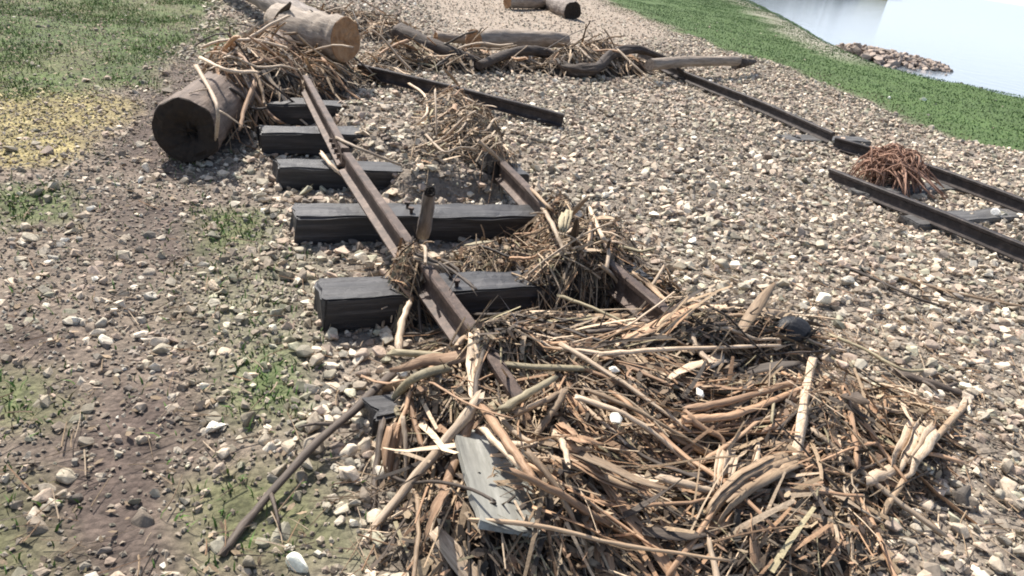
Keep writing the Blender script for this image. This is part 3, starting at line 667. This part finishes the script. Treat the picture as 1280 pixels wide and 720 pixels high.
# ------------------------------------------------------------------ heaps: dark matting, fine straw, and stalks one by one
def mound(name, key, label):
    bl = HB[key]; pts = np.array([b[0] for b in bl]); ext = max(np.linalg.norm(np.linalg.inv(b[1]), axis=0).max() for b in bl)+.1
    x0, y0 = pts.min(0)-ext; x1, y1 = pts.max(0)+ext; st = .035 if key in ('near', 'middle', 'upper', 'crossing') else .06
    X = np.arange(x0, x1, st); Y = np.arange(y0, y1, st); x, y = np.meshgrid(X, Y, indexing='ij'); h = heap_h(x, y, bl)
    z = base_z(x, y)+h*(.8+.4*fbm(x, y, .3, 61))-.035+(fbm(x, y, .07, 71)-.5)*.05
    keep = h > .004; idx = -np.ones(x.shape, int); idx[keep] = np.arange(keep.sum()); V = np.stack([x[keep], y[keep], z[keep]], -1)
    a, b, c, d = idx[:-1, :-1], idx[1:, :-1], idx[1:, 1:], idx[:-1, 1:]; ok = (a >= 0) & (b >= 0) & (c >= 0) & (d >= 0)
    Fc = np.stack([a[ok], b[ok], c[ok], d[ok]], -1)
    n = fbm(V[:, 0], V[:, 1], .12, 81)[:, None]
    o = fast_mesh(name, V, Fc, M['straws'], np.array([.035, .026, .019])*(.4+1.2*n), True); tag(o, label, None, None, 'stuff')  # matting coloured much darker than the straw above it

def scatter_pos(bl, n):
    out = []
    wts = np.array([abs(np.linalg.det(np.linalg.inv(b[1]))) for b in bl]); wts /= wts.sum()
    for k in range(n):
        b = bl[rng.choice(len(bl), p=wts)]; r = math.sqrt(random.random())*.97; a = random.uniform(0, 6.283)
        out.append(b[0]+np.linalg.inv(b[1])@np.array([r*math.cos(a), r*math.sin(a)]))
    return out
def flow(p, key):
    """main lie of the stalks at a spot of the heap, degrees in the world plane, and its spread"""
    u, v, _ = to_px([p[0], p[1], .15])
    def ang(du, dv):
        a = at(u, v, .15); b = at(u+du, v+dv, .15); return math.degrees(math.atan2(b[1]-a[1], b[0]-a[0]))
    if key == 'near':
        if v < 450: return ang(40, 3), 26
        if u < 580: return ang(-10, 40), 35
        if u < 720: return ang(18, 34), 38
        if u < 860: return ang(38, 20), 26
        if u < 1010: return ang(40, -12), 30
        return ang(-22, 34), 60
    if key == 'middle': return ang(20, 30), 60
    if key == 'crossing': return ang(5, 30), 50
    if key == 'upper': return ang(20, 24), 65
    if key == 'log': return ang(10, 34), 60
    if key == 'back': return ang(34, 20), 60
    return ang(34, 12), 50
def lie(p, ang, L, lift):
    """path of a stalk resting on the heap"""
    d = np.array([math.cos(ang), math.sin(ang)]); t = np.linspace(-.5, .5, 7)*L; xy = p+t[:, None]*d; bow = random.gauss(0, .022)*L
    xy = xy+np.outer(bow*(1-(2*t/L)**2), [-d[1], d[0]])
    h = Hs(xy[:, 0], xy[:, 1]); A = np.polyfit(t, h, 1); line = np.polyval(A, t); line += max(0, (h-line).max())*.55
    z = np.maximum(.55*line+.45*h, h-.01)+lift+random.gauss(0, .05)*t
    z = np.maximum(z, base_z(xy[:, 0], xy[:, 1])+.008)
    return np.column_stack([xy, z])
COLS = {'pale': (np.array([.47, .36, .25]), 'straw_pale'), 'tan': (np.array([.28, .2, .125]), 'straw_tan'), 'red': (np.array([.31, .19, .11]), 'straw_red'),
        'dark': (np.array([.06, .044, .032]), 'straw_dark'), 'green': (np.array([.27, .23, .14]), 'straw_green')}
NICE = {'near': 'the large near heap', 'middle': 'the middle heap on the right rail', 'upper': 'the small upper heap between the sleepers', 'log': 'the tangle over the dark-ended log',
        'back': 'the tangle around the sawn log', 'barrier': 'the twiggy barrier before the far track', 'crossing': 'the tuft clinging to the rusty rail'}
WORD = {'pale': 'bleached pale', 'tan': 'dull tan', 'red': 'reddish brown', 'dark': 'dark wet', 'green': 'olive tinted'}
# key: individual stalks, individual husks, fine straws, length range, radius, colour weights (pale tan red dark green)
SPEC = {
 'near': (106, 92, 5600, (.2, .72), .0098, (.29, .29, .19, .17, .08)),
 'middle': (40, 16, 1700, (.13, .38), .0085, (.26, .28, .12, .24, .10)),
 'upper': (24, 5, 800, (.15, .40), .0095, (.36, .3, .14, .15, .05)),
 'log': (52, 8, 2100, (.3, .8), .014, (.32, .25, .28, .15, 0)),
 'back': (34, 5, 1400, (.3, .8), .015, (.34, .3, .1, .2, .06)),
 'barrier': (36, 5, 1400, (.3, .8), .017, (.3, .28, .14, .28, 0)),
 'crossing': (10, 2, 320, (.12, .3), .008, (.3, .3, .1, .2, .1)),
}
names = ['pale', 'tan', 'red', 'dark', 'green']; ANON = []
BA, BB = at(616, 562, .2)[:2], at(640, 630, .2)[:2]
def zone_w(p, key, wt):
    if key != 'near': return wt
    u, v, _ = to_px([p[0], p[1], .15]); q = wt.copy()
    if u > 690 and v > 470: q = q*np.array([.8, 1, 2.2, 1, .5])
    if v < 460: q = q*np.array([.9, 1, .5, 2.2, 1.3])
    return q/q.sum()
def on_board(p, mg=0.0):
    d = BB-BA; t = min(1, max(0, ((p-BA)@d)/(d@d))); return np.linalg.norm(p-BA-d*t) < .095+mg
def strand_field(paths, rads, cols, sides=4, flat=None):
    """many thin straws at once, arrays in"""
    P = np.asarray(paths); n, k, _ = P.shape; T = np.gradient(P, axis=1); T /= np.linalg.norm(T, axis=2, keepdims=True)+1e-9
    up = np.array([.13, .09, 1.]); X = np.cross(up, T); X /= np.linalg.norm(X, axis=2, keepdims=True)+1e-9; Y = np.cross(T, X)
    if flat is not None:
        ro = (flat[:, 1]*1.0)[:, None, None]; X, Y = np.cos(ro)*X+np.sin(ro)*Y, -np.sin(ro)*X+np.cos(ro)*Y; Y = Y*flat[:, 0][:, None, None]; X = X*(2.2-1.2*flat[:, 0])[:, None, None]
    a = np.arange(sides)/sides*2*math.pi; tap = np.linspace(1, .55, k)
    R = np.asarray(rads)[:, None, None, None]*tap[None, :, None, None]
    V = P[:, :, None]+R*(np.cos(a)[None, None, :, None]*X[:, :, None]+np.sin(a)[None, None, :, None]*Y[:, :, None])
    base = (np.arange(n)*k*sides)[:, None, None]; i = np.arange(k-1)[None, :, None]*sides; j = np.arange(sides)[None, None, :]; j2 = (j+1) % sides
    Fc = np.stack([base+i+j, base+i+j2, base+i+sides+j2, base+i+sides+j], -1).reshape(-1, 4)
    return V.reshape(-1, 3), Fc, np.repeat(np.asarray(cols), k*sides, 0)
for key, (ns, nl, nf, (l0, l1), rad, wt) in SPEC.items():
    bl = HB[key]; nice = NICE[key]; wt = np.array(wt)/sum(wt)
    mound('debris_matting', key, 'dark plant matting inside '+nice)
    paths = []; rads = []; cols = []
    for p in scatter_pos(bl, nf):
        if on_board(p): continue
        a, sp = flow(p, key); ang = math.radians(a+random.gauss(0, sp)); L = random.uniform(.05, .3)*(1 if l1 < .8 else 1.5)*(1.1 if key == 'near' else 1)
        q = lie(p, ang, L, random.uniform(-.012, .05))
        if random.random() < .12: q[:, 2] += np.linspace(0, random.uniform(.03, .12), 7)
        paths.append(q[::2]); rads.append(random.uniform(.15, .7)**1.3*rad)
        zw = zone_w(p, key, wt); c = COLS[names[rng.choice(5, p=zw)]][0]; cols.append(c*random.uniform(.5, 1.35))
    fl = np.column_stack([np.where(rng.random(len(paths)) < .42, .12, 1.), rng.normal(0, .5, len(paths))]); V, Fc, cc = strand_field(paths, rads, cols, 4, fl)
    tag(fast_mesh('fine_straw', V, Fc, M['straws'], cc), 'fine straw and twig litter tangled through '+nice, None, None, 'stuff')
    for j, p in enumerate(scatter_pos(bl, ns+nl)):
        if on_board(p, .05): continue
        leaf = j >= ns; cn = names[rng.choice(5, p=zone_w(p, key, wt))]; a, sp = flow(p, key); ang = math.radians(a+random.gauss(0, sp)); L = random.uniform(l0, l1)*(.7 if leaf else 1)
        q = lie(p, ang, L, random.uniform(.012, .065))
        if random.random() < (.12 if key in ('near', 'middle', 'crossing') else .35): q[:, 2] += np.linspace(0, random.uniform(.05, .18), 7)*(1 if key in ('near', 'middle', 'upper') else 1.8)
        Q = spline(q, 11); Q[1:-1] += rng.normal(size=(9, 3))*rad*.12
        if leaf: g = strip(Q, random.uniform(1.1, 3.0)*rad, random.uniform(-1.4, 1.4)); nm = 'husk'
        else: g = tube(Q, stalk_radii(11, rad*random.uniform(.55, 1.45), random.random() < .6, random.uniform(.1, .5)), 6, True, random.uniform(.5, 1), .9); nm = 'stalk'
        o = lay(nm, g, M[COLS[cn][1]], Q[0], Q[-1])
        ANON.append((o, nm, cn, key, Q.mean(0), L, L > (l0+l1)/2*(.7 if leaf else 1)))

# labels for the stalks placed in the loop: look, size, nearest landmark, and place among those still alike
MARKS = {'near': [((640, 600), 'over the grey-green board'), ((770, 523), 'by the mid-heap foam scrap'), ((520, 450), 'at the large heap left shoulder'), ((500, 600), 'by the upright orange husk'), ((1004, 520), 'by the upright plank splinter'),
  ((985, 420), 'by the dark slate lump'), ((930, 500), 'by the red-brown stalk pair'), ((930, 620), 'by the flattened tan stalk'), ((1140, 560), 'by the wide yellow husk'), ((840, 415), 'behind the bleached level stick'),
  ((645, 425), 'at the mouth of the buried rail'), ((680, 500), 'by the greenish rising stalk'), ((800, 600), 'by the broad orange husk'), ((820, 470), 'before the bleached level stick'), ((760, 680), 'at the large heap front edge')],
 'middle': [((690, 270), 'atop the middle heap'), ((760, 320), 'on the right of the middle heap'), ((640, 318), 'on the thin mat between rails'), ((810, 365), 'by the last right sleeper end')],
 'upper': [((550, 130), 'atop the upper heap'), ((590, 185), 'at the foot of the upper heap'), ((622, 205), 'right of the upper heap')],
 'log': [((300, 90), 'on the back of the dark-ended log'), ((388, 88), 'at the narrow rail head'), ((345, 60), 'behind the dark-ended log')],
 'back': [((505, 60), 'beside the dark wet trunk'), ((465, 92), 'at the start of the loose rail'), ((430, 25), 'behind the sawn log')],
 'barrier': [((718, 74), 'by the crooked brown branch'), ((775, 80), 'by the smooth pale pole'), ((660, 78), 'by the blackish humped log')],
 'crossing': [((510, 345), 'in the tuft on the rusty rail')]}
from collections import defaultdict
bag = defaultdict(list)
for o, nm, cn, key, c, L, lng in ANON:
    u, v, _ = to_px(c); mk = min(MARKS[key], key=lambda m_: (m_[0][0]-u)**2+(m_[0][1]-v)**2)[1]
    bag[(('long ' if lng else 'short ')+WORD[cn]+(' husk' if nm == 'husk' else ' stalk'), mk, nm)].append((u, v, o))
ORD = {1: [''], 2: ['left of two ', 'right of two '], 3: ['leftmost of three ', 'middle of three ', 'rightmost of three ']}
for (a, mk, nm), l in bag.items():
    l.sort(key=lambda t: t[0]); n_ = len(l)
    for i, (u, v, o) in enumerate(l):
        if n_ <= 3: lab = ORD[n_][i]+a+('s' if n_ > 1 else '')+' '+mk
        else: lab = ('leftmost' if i == 0 else 'rightmost' if i == n_-1 else ('second', 'third', 'fourth', 'fifth', 'sixth', 'seventh', 'eighth', 'ninth')[i-1]+' from left')+' of the '+a+'s '+mk
        tag(o, lab, nm, 'loose %ss of the washed-up heaps' % nm)

# ------------------------------------------------------------------ ballast stones
def stone_protos(n=14, pts=11):
    out = []
    for k in range(n):
        rd = random.Random(100+k); bm = bmesh.new(); s = (1, rd.uniform(.65, .95), rd.uniform(.45, .8))
        for i in range(pts):
            q = Vector((rd.gauss(0, 1), rd.gauss(0, 1), rd.gauss(0, 1))).normalized()*rd.uniform(.8, 1.05); bm.verts.new((q.x*s[0], q.y*s[1], q.z*s[2]))
        bmesh.ops.convex_hull(bm, input=bm.verts); bmesh.ops.delete(bm, geom=[v for v in bm.verts if not v.link_faces], context='VERTS')
        bmesh.ops.triangulate(bm, faces=bm.faces[:]); bm.verts.index_update()
        out.append((np.array([v.co[:] for v in bm.verts]), np.array([[v.index for v in f.verts] for f in bm.faces]))); bm.free()
    return out
PROTO = stone_protos()
PAL = np.array([[.46, .40, .33], [.40, .34, .28], [.52, .47, .40], [.36, .33, .27], [.33, .27, .23], [.44, .35, .29], [.62, .58, .50], [.27, .25, .22], [.17, .15, .135], [.38, .37, .29], [.72, .69, .62], [.5, .41, .33]])
PAL = PAL*np.array([1.0, .965, .90])
PW = np.array([.16, .14, .13, .11, .1, .09, .06, .07, .04, .06, .02, .06]); PW = PW/PW.sum()
def stone_cloud():
    N = 310000
    x = rng.uniform(-5, 15, N); y = rng.uniform(-3.2, 22, N)
    r = regions(x, y); d = np.hypot(x-CAM[0], y-CAM[1])
    dens = np.where(x < .1, 1.0, .76)                         # ballast
    dens *= 1-.38*r['verge']; dens *= 1-.62*r['soil']; dens *= 1-.85*r['straw']; dens *= 1-.93*r['green']; dens *= 1-.1*r['moss']
    dens *= 1-.55*r['sand']; dens *= np.where(r['lawn'] > .25, .004, 1); dens *= np.where(r['bank'] > .5, 0, 1)
    tl = r['green']*(x < 0)*.02; dens = np.maximum(dens, tl*.5)
    dens *= np.clip(1.15-d/26, .1, 1)
    px = to_px(np.stack([x, y, x*0], -1)); inside = (px[:, 0] > -120) & (px[:, 0] < 1400) & (px[:, 1] > -30) & (px[:, 1] < 800) & (px[:, 2] > .3)
    dens *= inside; h = heap_h(x, y); dens *= np.where(h > .05, .25, 1)
    # density unit: N / area = 650 per square metre
    k = rng.random(N) < dens; return x[k], y[k], h[k], {a: b[k] for a, b in r.items()}
sx, sy, sh, sr = stone_cloud(); n = len(sx)
size = .0185+.030*rng.random(n)**1.7+.014*(rng.random(n) < .06)
size *= 1-.06*sr['verge']; size *= 1-.35*sr['sand']; size = np.where(rng.random(n) < .3*(sr['verge']+.3), size*.6, size)
sz = base_z(sx, sy)+size*(rng.uniform(-.35, .45, n)-.25*sr['verge'])+.007
cidx = rng.choice(len(PAL), n, p=PW); sc = PAL[cidx]*(.5+.98*rng.random((n, 1)))*(.88+.24*fbm(sx, sy, .8, 91)[:, None])
dirt = (sr['verge']*.12+sr['soil']*.3)[:, None]*rng.random((n, 1))**.5; sc = sc*(1-dirt)+np.array([.13, .10, .075])*dirt
ms = (sr['moss']*.35+sr['green']*.3)[:, None]*rng.random((n, 1)); sc = sc*(1-ms)+np.array([.16, .2, .09])*ms
pk = rng.integers(0, len(PROTO), n); A = rng.uniform(0, 6.283, n); tx = rng.normal(0, .35, n); ty = rng.normal(0, .35, n)
pp = to_px(np.stack([sx, sy, sz], -1)); shown = size/pp[:, 2]*((pp[:, 0] > 8) & (pp[:, 0] < 1272) & (pp[:, 1] > 8) & (pp[:, 1] < 712) & (sh < .01))
big = np.argsort(-shown)[:300]; single = np.zeros(n, bool); single[big] = True
def rots(a, b, c):
    ca, sa, cb, sb, cc, s_ = np.cos(a), np.sin(a), np.cos(b), np.sin(b), np.cos(c), np.sin(c); Z = np.zeros_like(a); O = np.ones_like(a)
    Rz = np.stack([ca, -sa, Z, sa, ca, Z, Z, Z, O], -1).reshape(-1, 3, 3); Rx = np.stack([O, Z, Z, Z, cb, -sb, Z, sb, cb], -1).reshape(-1, 3, 3); Ry = np.stack([cc, Z, s_, Z, O, Z, -s_, Z, cc], -1).reshape(-1, 3, 3)
    return Rz@Rx@Ry
VV = []; FF = []; CC = []; off = 0
for k, (pv, pf) in enumerate(PROTO):
    s = np.where((pk == k) & ~single)[0]
    if not len(s): continue
    R_ = rots(A[s], tx[s], ty[s]); V = (pv[None]*size[s][:, None, None])@R_.transpose(0, 2, 1)+np.stack([sx[s], sy[s], sz[s]], -1)[:, None]
    VV.append(V.reshape(-1, 3)); FF.append((pf[None]+(np.arange(len(s))*len(pv))[:, None, None]+off).reshape(-1, 3)); CC.append(np.repeat(sc[s], len(pv), 0)); off += V.shape[0]*V.shape[1]
bs = fast_mesh('ballast_stones', np.concatenate(VV), np.concatenate(FF), M['stones'], np.concatenate(CC))
tag(bs, 'loose crushed pale ballast stones covering the ground around the tracks', None, None, 'stuff')
# fines between the stones
N2 = 190000; fx = rng.uniform(-4, 7, N2); fy = rng.uniform(-3, 9, N2); q_ = to_px(np.stack([fx, fy, fx*0], -1)); r_ = regions(fx, fy)
kk = (q_[:, 0] > -60) & (q_[:, 0] < 1340) & (q_[:, 1] > -20) & (q_[:, 1] < 760) & (q_[:, 2] > .3) & (q_[:, 2] < 8.5) & (rng.random(N2) < (.95-.3*r_['soil'])*(1-.7*r_['green'])*(1-r_['lawn'])) & (heap_h(fx, fy) < .03)
fx = fx[kk]; fy = fy[kk]; n2 = len(fx); fs = rng.uniform(.005, .0125, n2); oc = np.array([[1, 0, 0], [-.9, .2, 0], [0, 1, .1], [.1, -1, 0], [0, .1, .7], [0, 0, -.7]]); of = np.array([[0, 2, 4], [2, 1, 4], [1, 3, 4], [3, 0, 4]])
Rr = rots(rng.uniform(0, 6.28, n2), rng.normal(0, .3, n2), rng.normal(0, .3, n2)); Vf = (oc[None]*fs[:, None, None]*rng.uniform(.7, 1.2, (n2, 1, 3)))@Rr.transpose(0, 2, 1)+np.stack([fx, fy, base_z(fx, fy)+fs*.15+.002], -1)[:, None]
rv = (r_['verge'][kk]*.35)[:, None]; cf = PAL[rng.choice(len(PAL), n2, p=PW)]*(.45+.5*rng.random((n2, 1))); cf = cf*(1-rv)+np.array([.2, .165, .13])*rv
tag(fast_mesh('gravel_fines', Vf.reshape(-1, 3), (of[None]+(np.arange(n2)*6)[:, None, None]).reshape(-1, 3), M['stones'], np.repeat(cf, 6, 0)), 'small gravel chips filling the gaps between the ballast stones', None, None, 'stuff')
def nice_stone(k):
    """larger prototype: chipped edges"""
    pv, pf = PROTO[k]; bm = bmesh.new(); vs = [bm.verts.new(v) for v in pv]
    for f in pf: bm.faces.new([vs[i] for i in f])
    bmesh.ops.dissolve_limit(bm, angle_limit=.2, verts=bm.verts, edges=bm.edges)
    bmesh.ops.bevel(bm, geom=list(bm.edges), offset=.07, segments=1, affect='EDGES')
    me = bpy.data.meshes.new('stone'); bm.to_mesh(me); bm.free(); me.materials.append(M['stone']); return me
SM = [nice_stone(k) for k in range(len(PROTO))]
for i in big:
    o = bpy.data.objects.new('stone', SM[pk[i]]); COL.objects.link(o); o.parent = ground
    o.location = (sx[i], sy[i], sz[i]); o.rotation_euler = (tx[i], ty[i], A[i]); o.scale = (size[i],)*3; o.color = (*np.clip(sc[i], 0, .85), 1)

# ------------------------------------------------------------------ rock spit in the river
def spit():
    pts = []; V = []; Fc = []; CCs = []
    a = at(1060, 70, WATER); b = at(1178, 86, WATER); off = 0
    for k in range(1100):
        t = random.random()**.9; c = a+(b-a)*t; wd = 1.5*(1-t)**.5+.4; hgt = .42*(1-t)**.4+.1
        d = random.gauss(0, 1)*wd*.5; s = random.uniform(.08, .3)*(1.15-.5*t)
        pv, pf = PROTO[random.randrange(len(PROTO))]; Rm = rots(np.array([random.uniform(0, 6)]), np.array([0.]), np.array([0.]))[0]
        e = np.array([-(b-a)[1], (b-a)[0], 0]); e /= np.linalg.norm(e)
        p = c+e*d; p[2] = WATER+hgt*math.exp(-(d/wd)**2)*random.uniform(.2, 1)
        V.append((pv*s)@Rm.T+p); Fc.append(pf+off); off += len(pv); q = random.uniform(.6, 1.2)
        CCs.append(np.tile(np.array([.36, .29, .24])*q, (len(pv), 1)))
    o = fast_mesh('rock_spit', np.concatenate(V), np.concatenate(Fc), M['stones'], np.concatenate(CCs)); tag(o, 'pinkish brown rubble spit reaching into the pale water beyond the verge', None, None, 'stuff')
spit()

# ------------------------------------------------------------------ grass, leaf litter, loose straw on the ground
def blades(name, label, x, y, h, wdt, colr, lean=.6):
    n = len(x); z = base_z(x, y); a = rng.uniform(0, 6.283, n); l = rng.uniform(.1, lean, n)*h; b = rng.uniform(0, 6.283, n)
    base = np.stack([x, y, z-.004], -1); e = np.stack([np.cos(a), np.sin(a), a*0], -1)*wdt[:, None]
    mid = base+np.stack([np.cos(b)*l*.35, np.sin(b)*l*.35, h*.6], -1); tip = base+np.stack([np.cos(b)*l, np.sin(b)*l, h], -1)
    V = np.stack([base-e, base+e, mid+e*.8, tip, mid-e*.8], 1).reshape(-1, 3); i = np.arange(n)[:, None]*5
    Fc = np.concatenate([i+np.array([[0, 1, 2]]), i+np.array([[0, 2, 4]]), i+np.array([[4, 2, 3]])]); cc = np.repeat(colr, 5, 0)
    tag(fast_mesh(name, V, Fc, M['grass'], cc), label, None, None, 'stuff')
def inview(x, y, mg=60):
    p = to_px(np.stack([x, y, x*0], -1)); return (p[:, 2] > .2) & (p[:, 0] > -mg) & (p[:, 0] < 1280+mg) & (p[:, 1] > -mg) & (p[:, 1] < 760)
x = rng.uniform(-6, 1, 260000); y = rng.uniform(-3, 12, 260000); k = inview(x, y); x = x[k]; y = y[k]; r = regions(x, y)
k = rng.random(len(x)) < np.clip(r['green']*1.0*np.clip((fbm(x, y, .35, 101)-.3)*3, .08, 1)+.34*r['moss']+.05*r['verge'], 0, 1); x = x[k]; y = y[k]; nn = len(x)
cb = np.array([.085, .165, .028])*(.6+.8*rng.random((nn, 1)))*(.8+.5*fbm(x, y, .5, 103)[:, None]); dry = (rng.random(nn) < .2)[:, None]; cb = np.where(dry, np.array([.22, .18, .09]), cb)
blades('rough_grass', 'short rough grass and weeds growing through the stones on the left', x, y, rng.uniform(.012, .045, nn), rng.uniform(.002, .0045, nn), cb, 1.3)
x = rng.uniform(5, 34, 420000); y = rng.uniform(-2, 34, 420000); k = inview(x, y); x = x[k]; y = y[k]; ix = np.interp(y, iy_, ix_); cx = np.interp(y, cy_, cx_)
k = (x > ix-.3+rng.normal(0, .25, len(x))) & (x < cx+1.2); x = x[k]; y = y[k]; nn = len(x)
cb = np.array([.062, .13, .03])*(.85+.25*rng.random((nn, 1)))*(.7+.6*fbm(x, y, 1.5, 105)[:, None])
ed = np.clip(1-(x-np.interp(y, iy_, ix_))/1.1+(fbm(x, y, .6, 107)-.5)*1.6, 0, 1)[:, None]*(rng.random((nn, 1)) < .75); cb = cb*(1-ed)+np.array([.13, .115, .06])*ed*(.6+.6*rng.random((nn, 1)))
blades('lawn_grass', 'smooth bright green grass of the verge between gravel and river', x, y, rng.uniform(.012, .035, nn), rng.uniform(.005, .010, nn), cb, 1.6)
# dead leaves on the yellow patch and thinly over the verge
x = rng.uniform(-6, 1, 60000); y = rng.uniform(-3, 10, 60000); k = inview(x, y); x = x[k]; y = y[k]; r = regions(x, y)
k = rng.random(len(x)) < 1.0*r['straw']+.10*r['verge']+.05*r['green']+.08*r['soil']; x = x[k]; y = y[k]; nn = len(x); z = base_z(x, y)+rng.uniform(.004, .02, nn)
s = rng.uniform(.006, .02, nn); a = rng.uniform(0, 6.283, nn); til = rng.normal(0, .35, (nn, 2))
q = np.array([[-1, -.25], [0, -.5], [1, 0], [0, .5], [-1, .25]]); ca, sa = np.cos(a)[:, None], np.sin(a)[:, None]
X = (q[:, 0]*ca-q[:, 1]*sa)*s[:, None]; Y = (q[:, 0]*sa+q[:, 1]*ca)*s[:, None]; Z = X*til[:, :1]+Y*til[:, 1:]
V = np.stack([x[:, None]+X, y[:, None]+Y, z[:, None]+Z], -1).reshape(-1, 3); Fc = np.arange(nn)[:, None]*5+np.arange(5)[None]
rs = regions(x, y)['straw'][:, None]; cl = (np.array([.40, .33, .16])*rs+np.array([.26, .19, .12])*(1-rs))*(.5+.8*rng.random((nn, 1)))
tag(fast_mesh('leaf_litter', V, Fc, M['straws'], np.repeat(cl, 5, 0)), 'yellowed dead leaves and straw bits strewn over the left verge', None, None, 'stuff')
# bark flakes and crushed leaf bits over the heaps
fp = []
for key, cnt in (('near', 9000), ('middle', 2200), ('upper', 900), ('log', 1600), ('back', 900), ('barrier', 900)): fp += scatter_pos(HB[key], cnt)
fp = np.array([p for p in fp if not on_board(p)]); fp = fp+rng.normal(0, .035, fp.shape); nn = len(fp); x, y = fp[:, 0], fp[:, 1]; hh = heap_h(x, y); z = Hs(x, y)+rng.uniform(.0, .045, nn)*np.clip(hh/.05, 0, 1)+.012
s = rng.uniform(.006, .026, nn); a = rng.uniform(0, 6.283, nn); til = rng.normal(0, .6, (nn, 2)); asp = rng.uniform(.35, 1.2, (nn, 1)); ca, sa = np.cos(a)[:, None], np.sin(a)[:, None]
qx = q[:, 0][None]+0*asp; qy = q[:, 1][None]*asp; X = (qx*ca-qy*sa)*s[:, None]; Y = (qx*sa+qy*ca)*s[:, None]; Z = X*til[:, :1]+Y*til[:, 1:]
V = np.stack([x[:, None]+X, y[:, None]+Y, z[:, None]+Z], -1).reshape(-1, 3); Fc = np.arange(nn)[:, None]*5+np.arange(5)[None]
fc_ = np.array([[.30, .19, .12], [.2, .14, .09], [.09, .065, .045], [.38, .29, .19], [.05, .04, .03]])[rng.integers(0, 5, nn)]*(.6+.6*rng.random((nn, 1)))
tag(fast_mesh('bark_flakes', V, Fc, M['straws'], np.repeat(fc_, 5, 0)), 'crushed leaf bits and bark flakes caught in the washed-up heaps', None, None, 'stuff')
# loose straws thrown over the gravel
paths = []; rads = []; cols = []
for k in range(5200):
    if k % 3 == 0: u, v = random.uniform(-20, 460), random.uniform(20, 720)
    if k % 3 == 0 and random.random() < .8: continue
    if k % 3 == 0: pass
    elif k % 3 == 1: u, v = random.gauss(960, 170), random.gauss(470, 90)
    else: u, v = random.uniform(420, 1280), random.uniform(60, 700)
    p = at(u, v, 0)[:2]
    if not (-6 < p[0] < 14 and -3 < p[1] < 16): continue
    if p[0] > np.interp(p[1], iy_, ix_): continue
    q = lie(p, random.uniform(0, 6.283), random.uniform(.03, .16), .022); paths.append(q[::2]); rads.append(random.uniform(.001, .0032)); cols.append(COLS[random.choice(('pale', 'tan', 'tan', 'dark', 'red'))][0]*random.uniform(.6, 1.1))
V, Fc, cc = strand_field(paths, rads, cols)
tag(fast_mesh('loose_straw', V, Fc, M['straws'], cc), 'thin loose straws scattered over the gravel', None, None, 'stuff')
print('tris', sum(len(o.data.loop_triangles) or sum(len(p.vertices)-2 for p in o.data.polygons) if len(o.data.polygons) < 50000 else len(o.data.polygons) for o in C.objects if o.type == 'MESH'), 'objects', len(C.objects), 'stones', n)
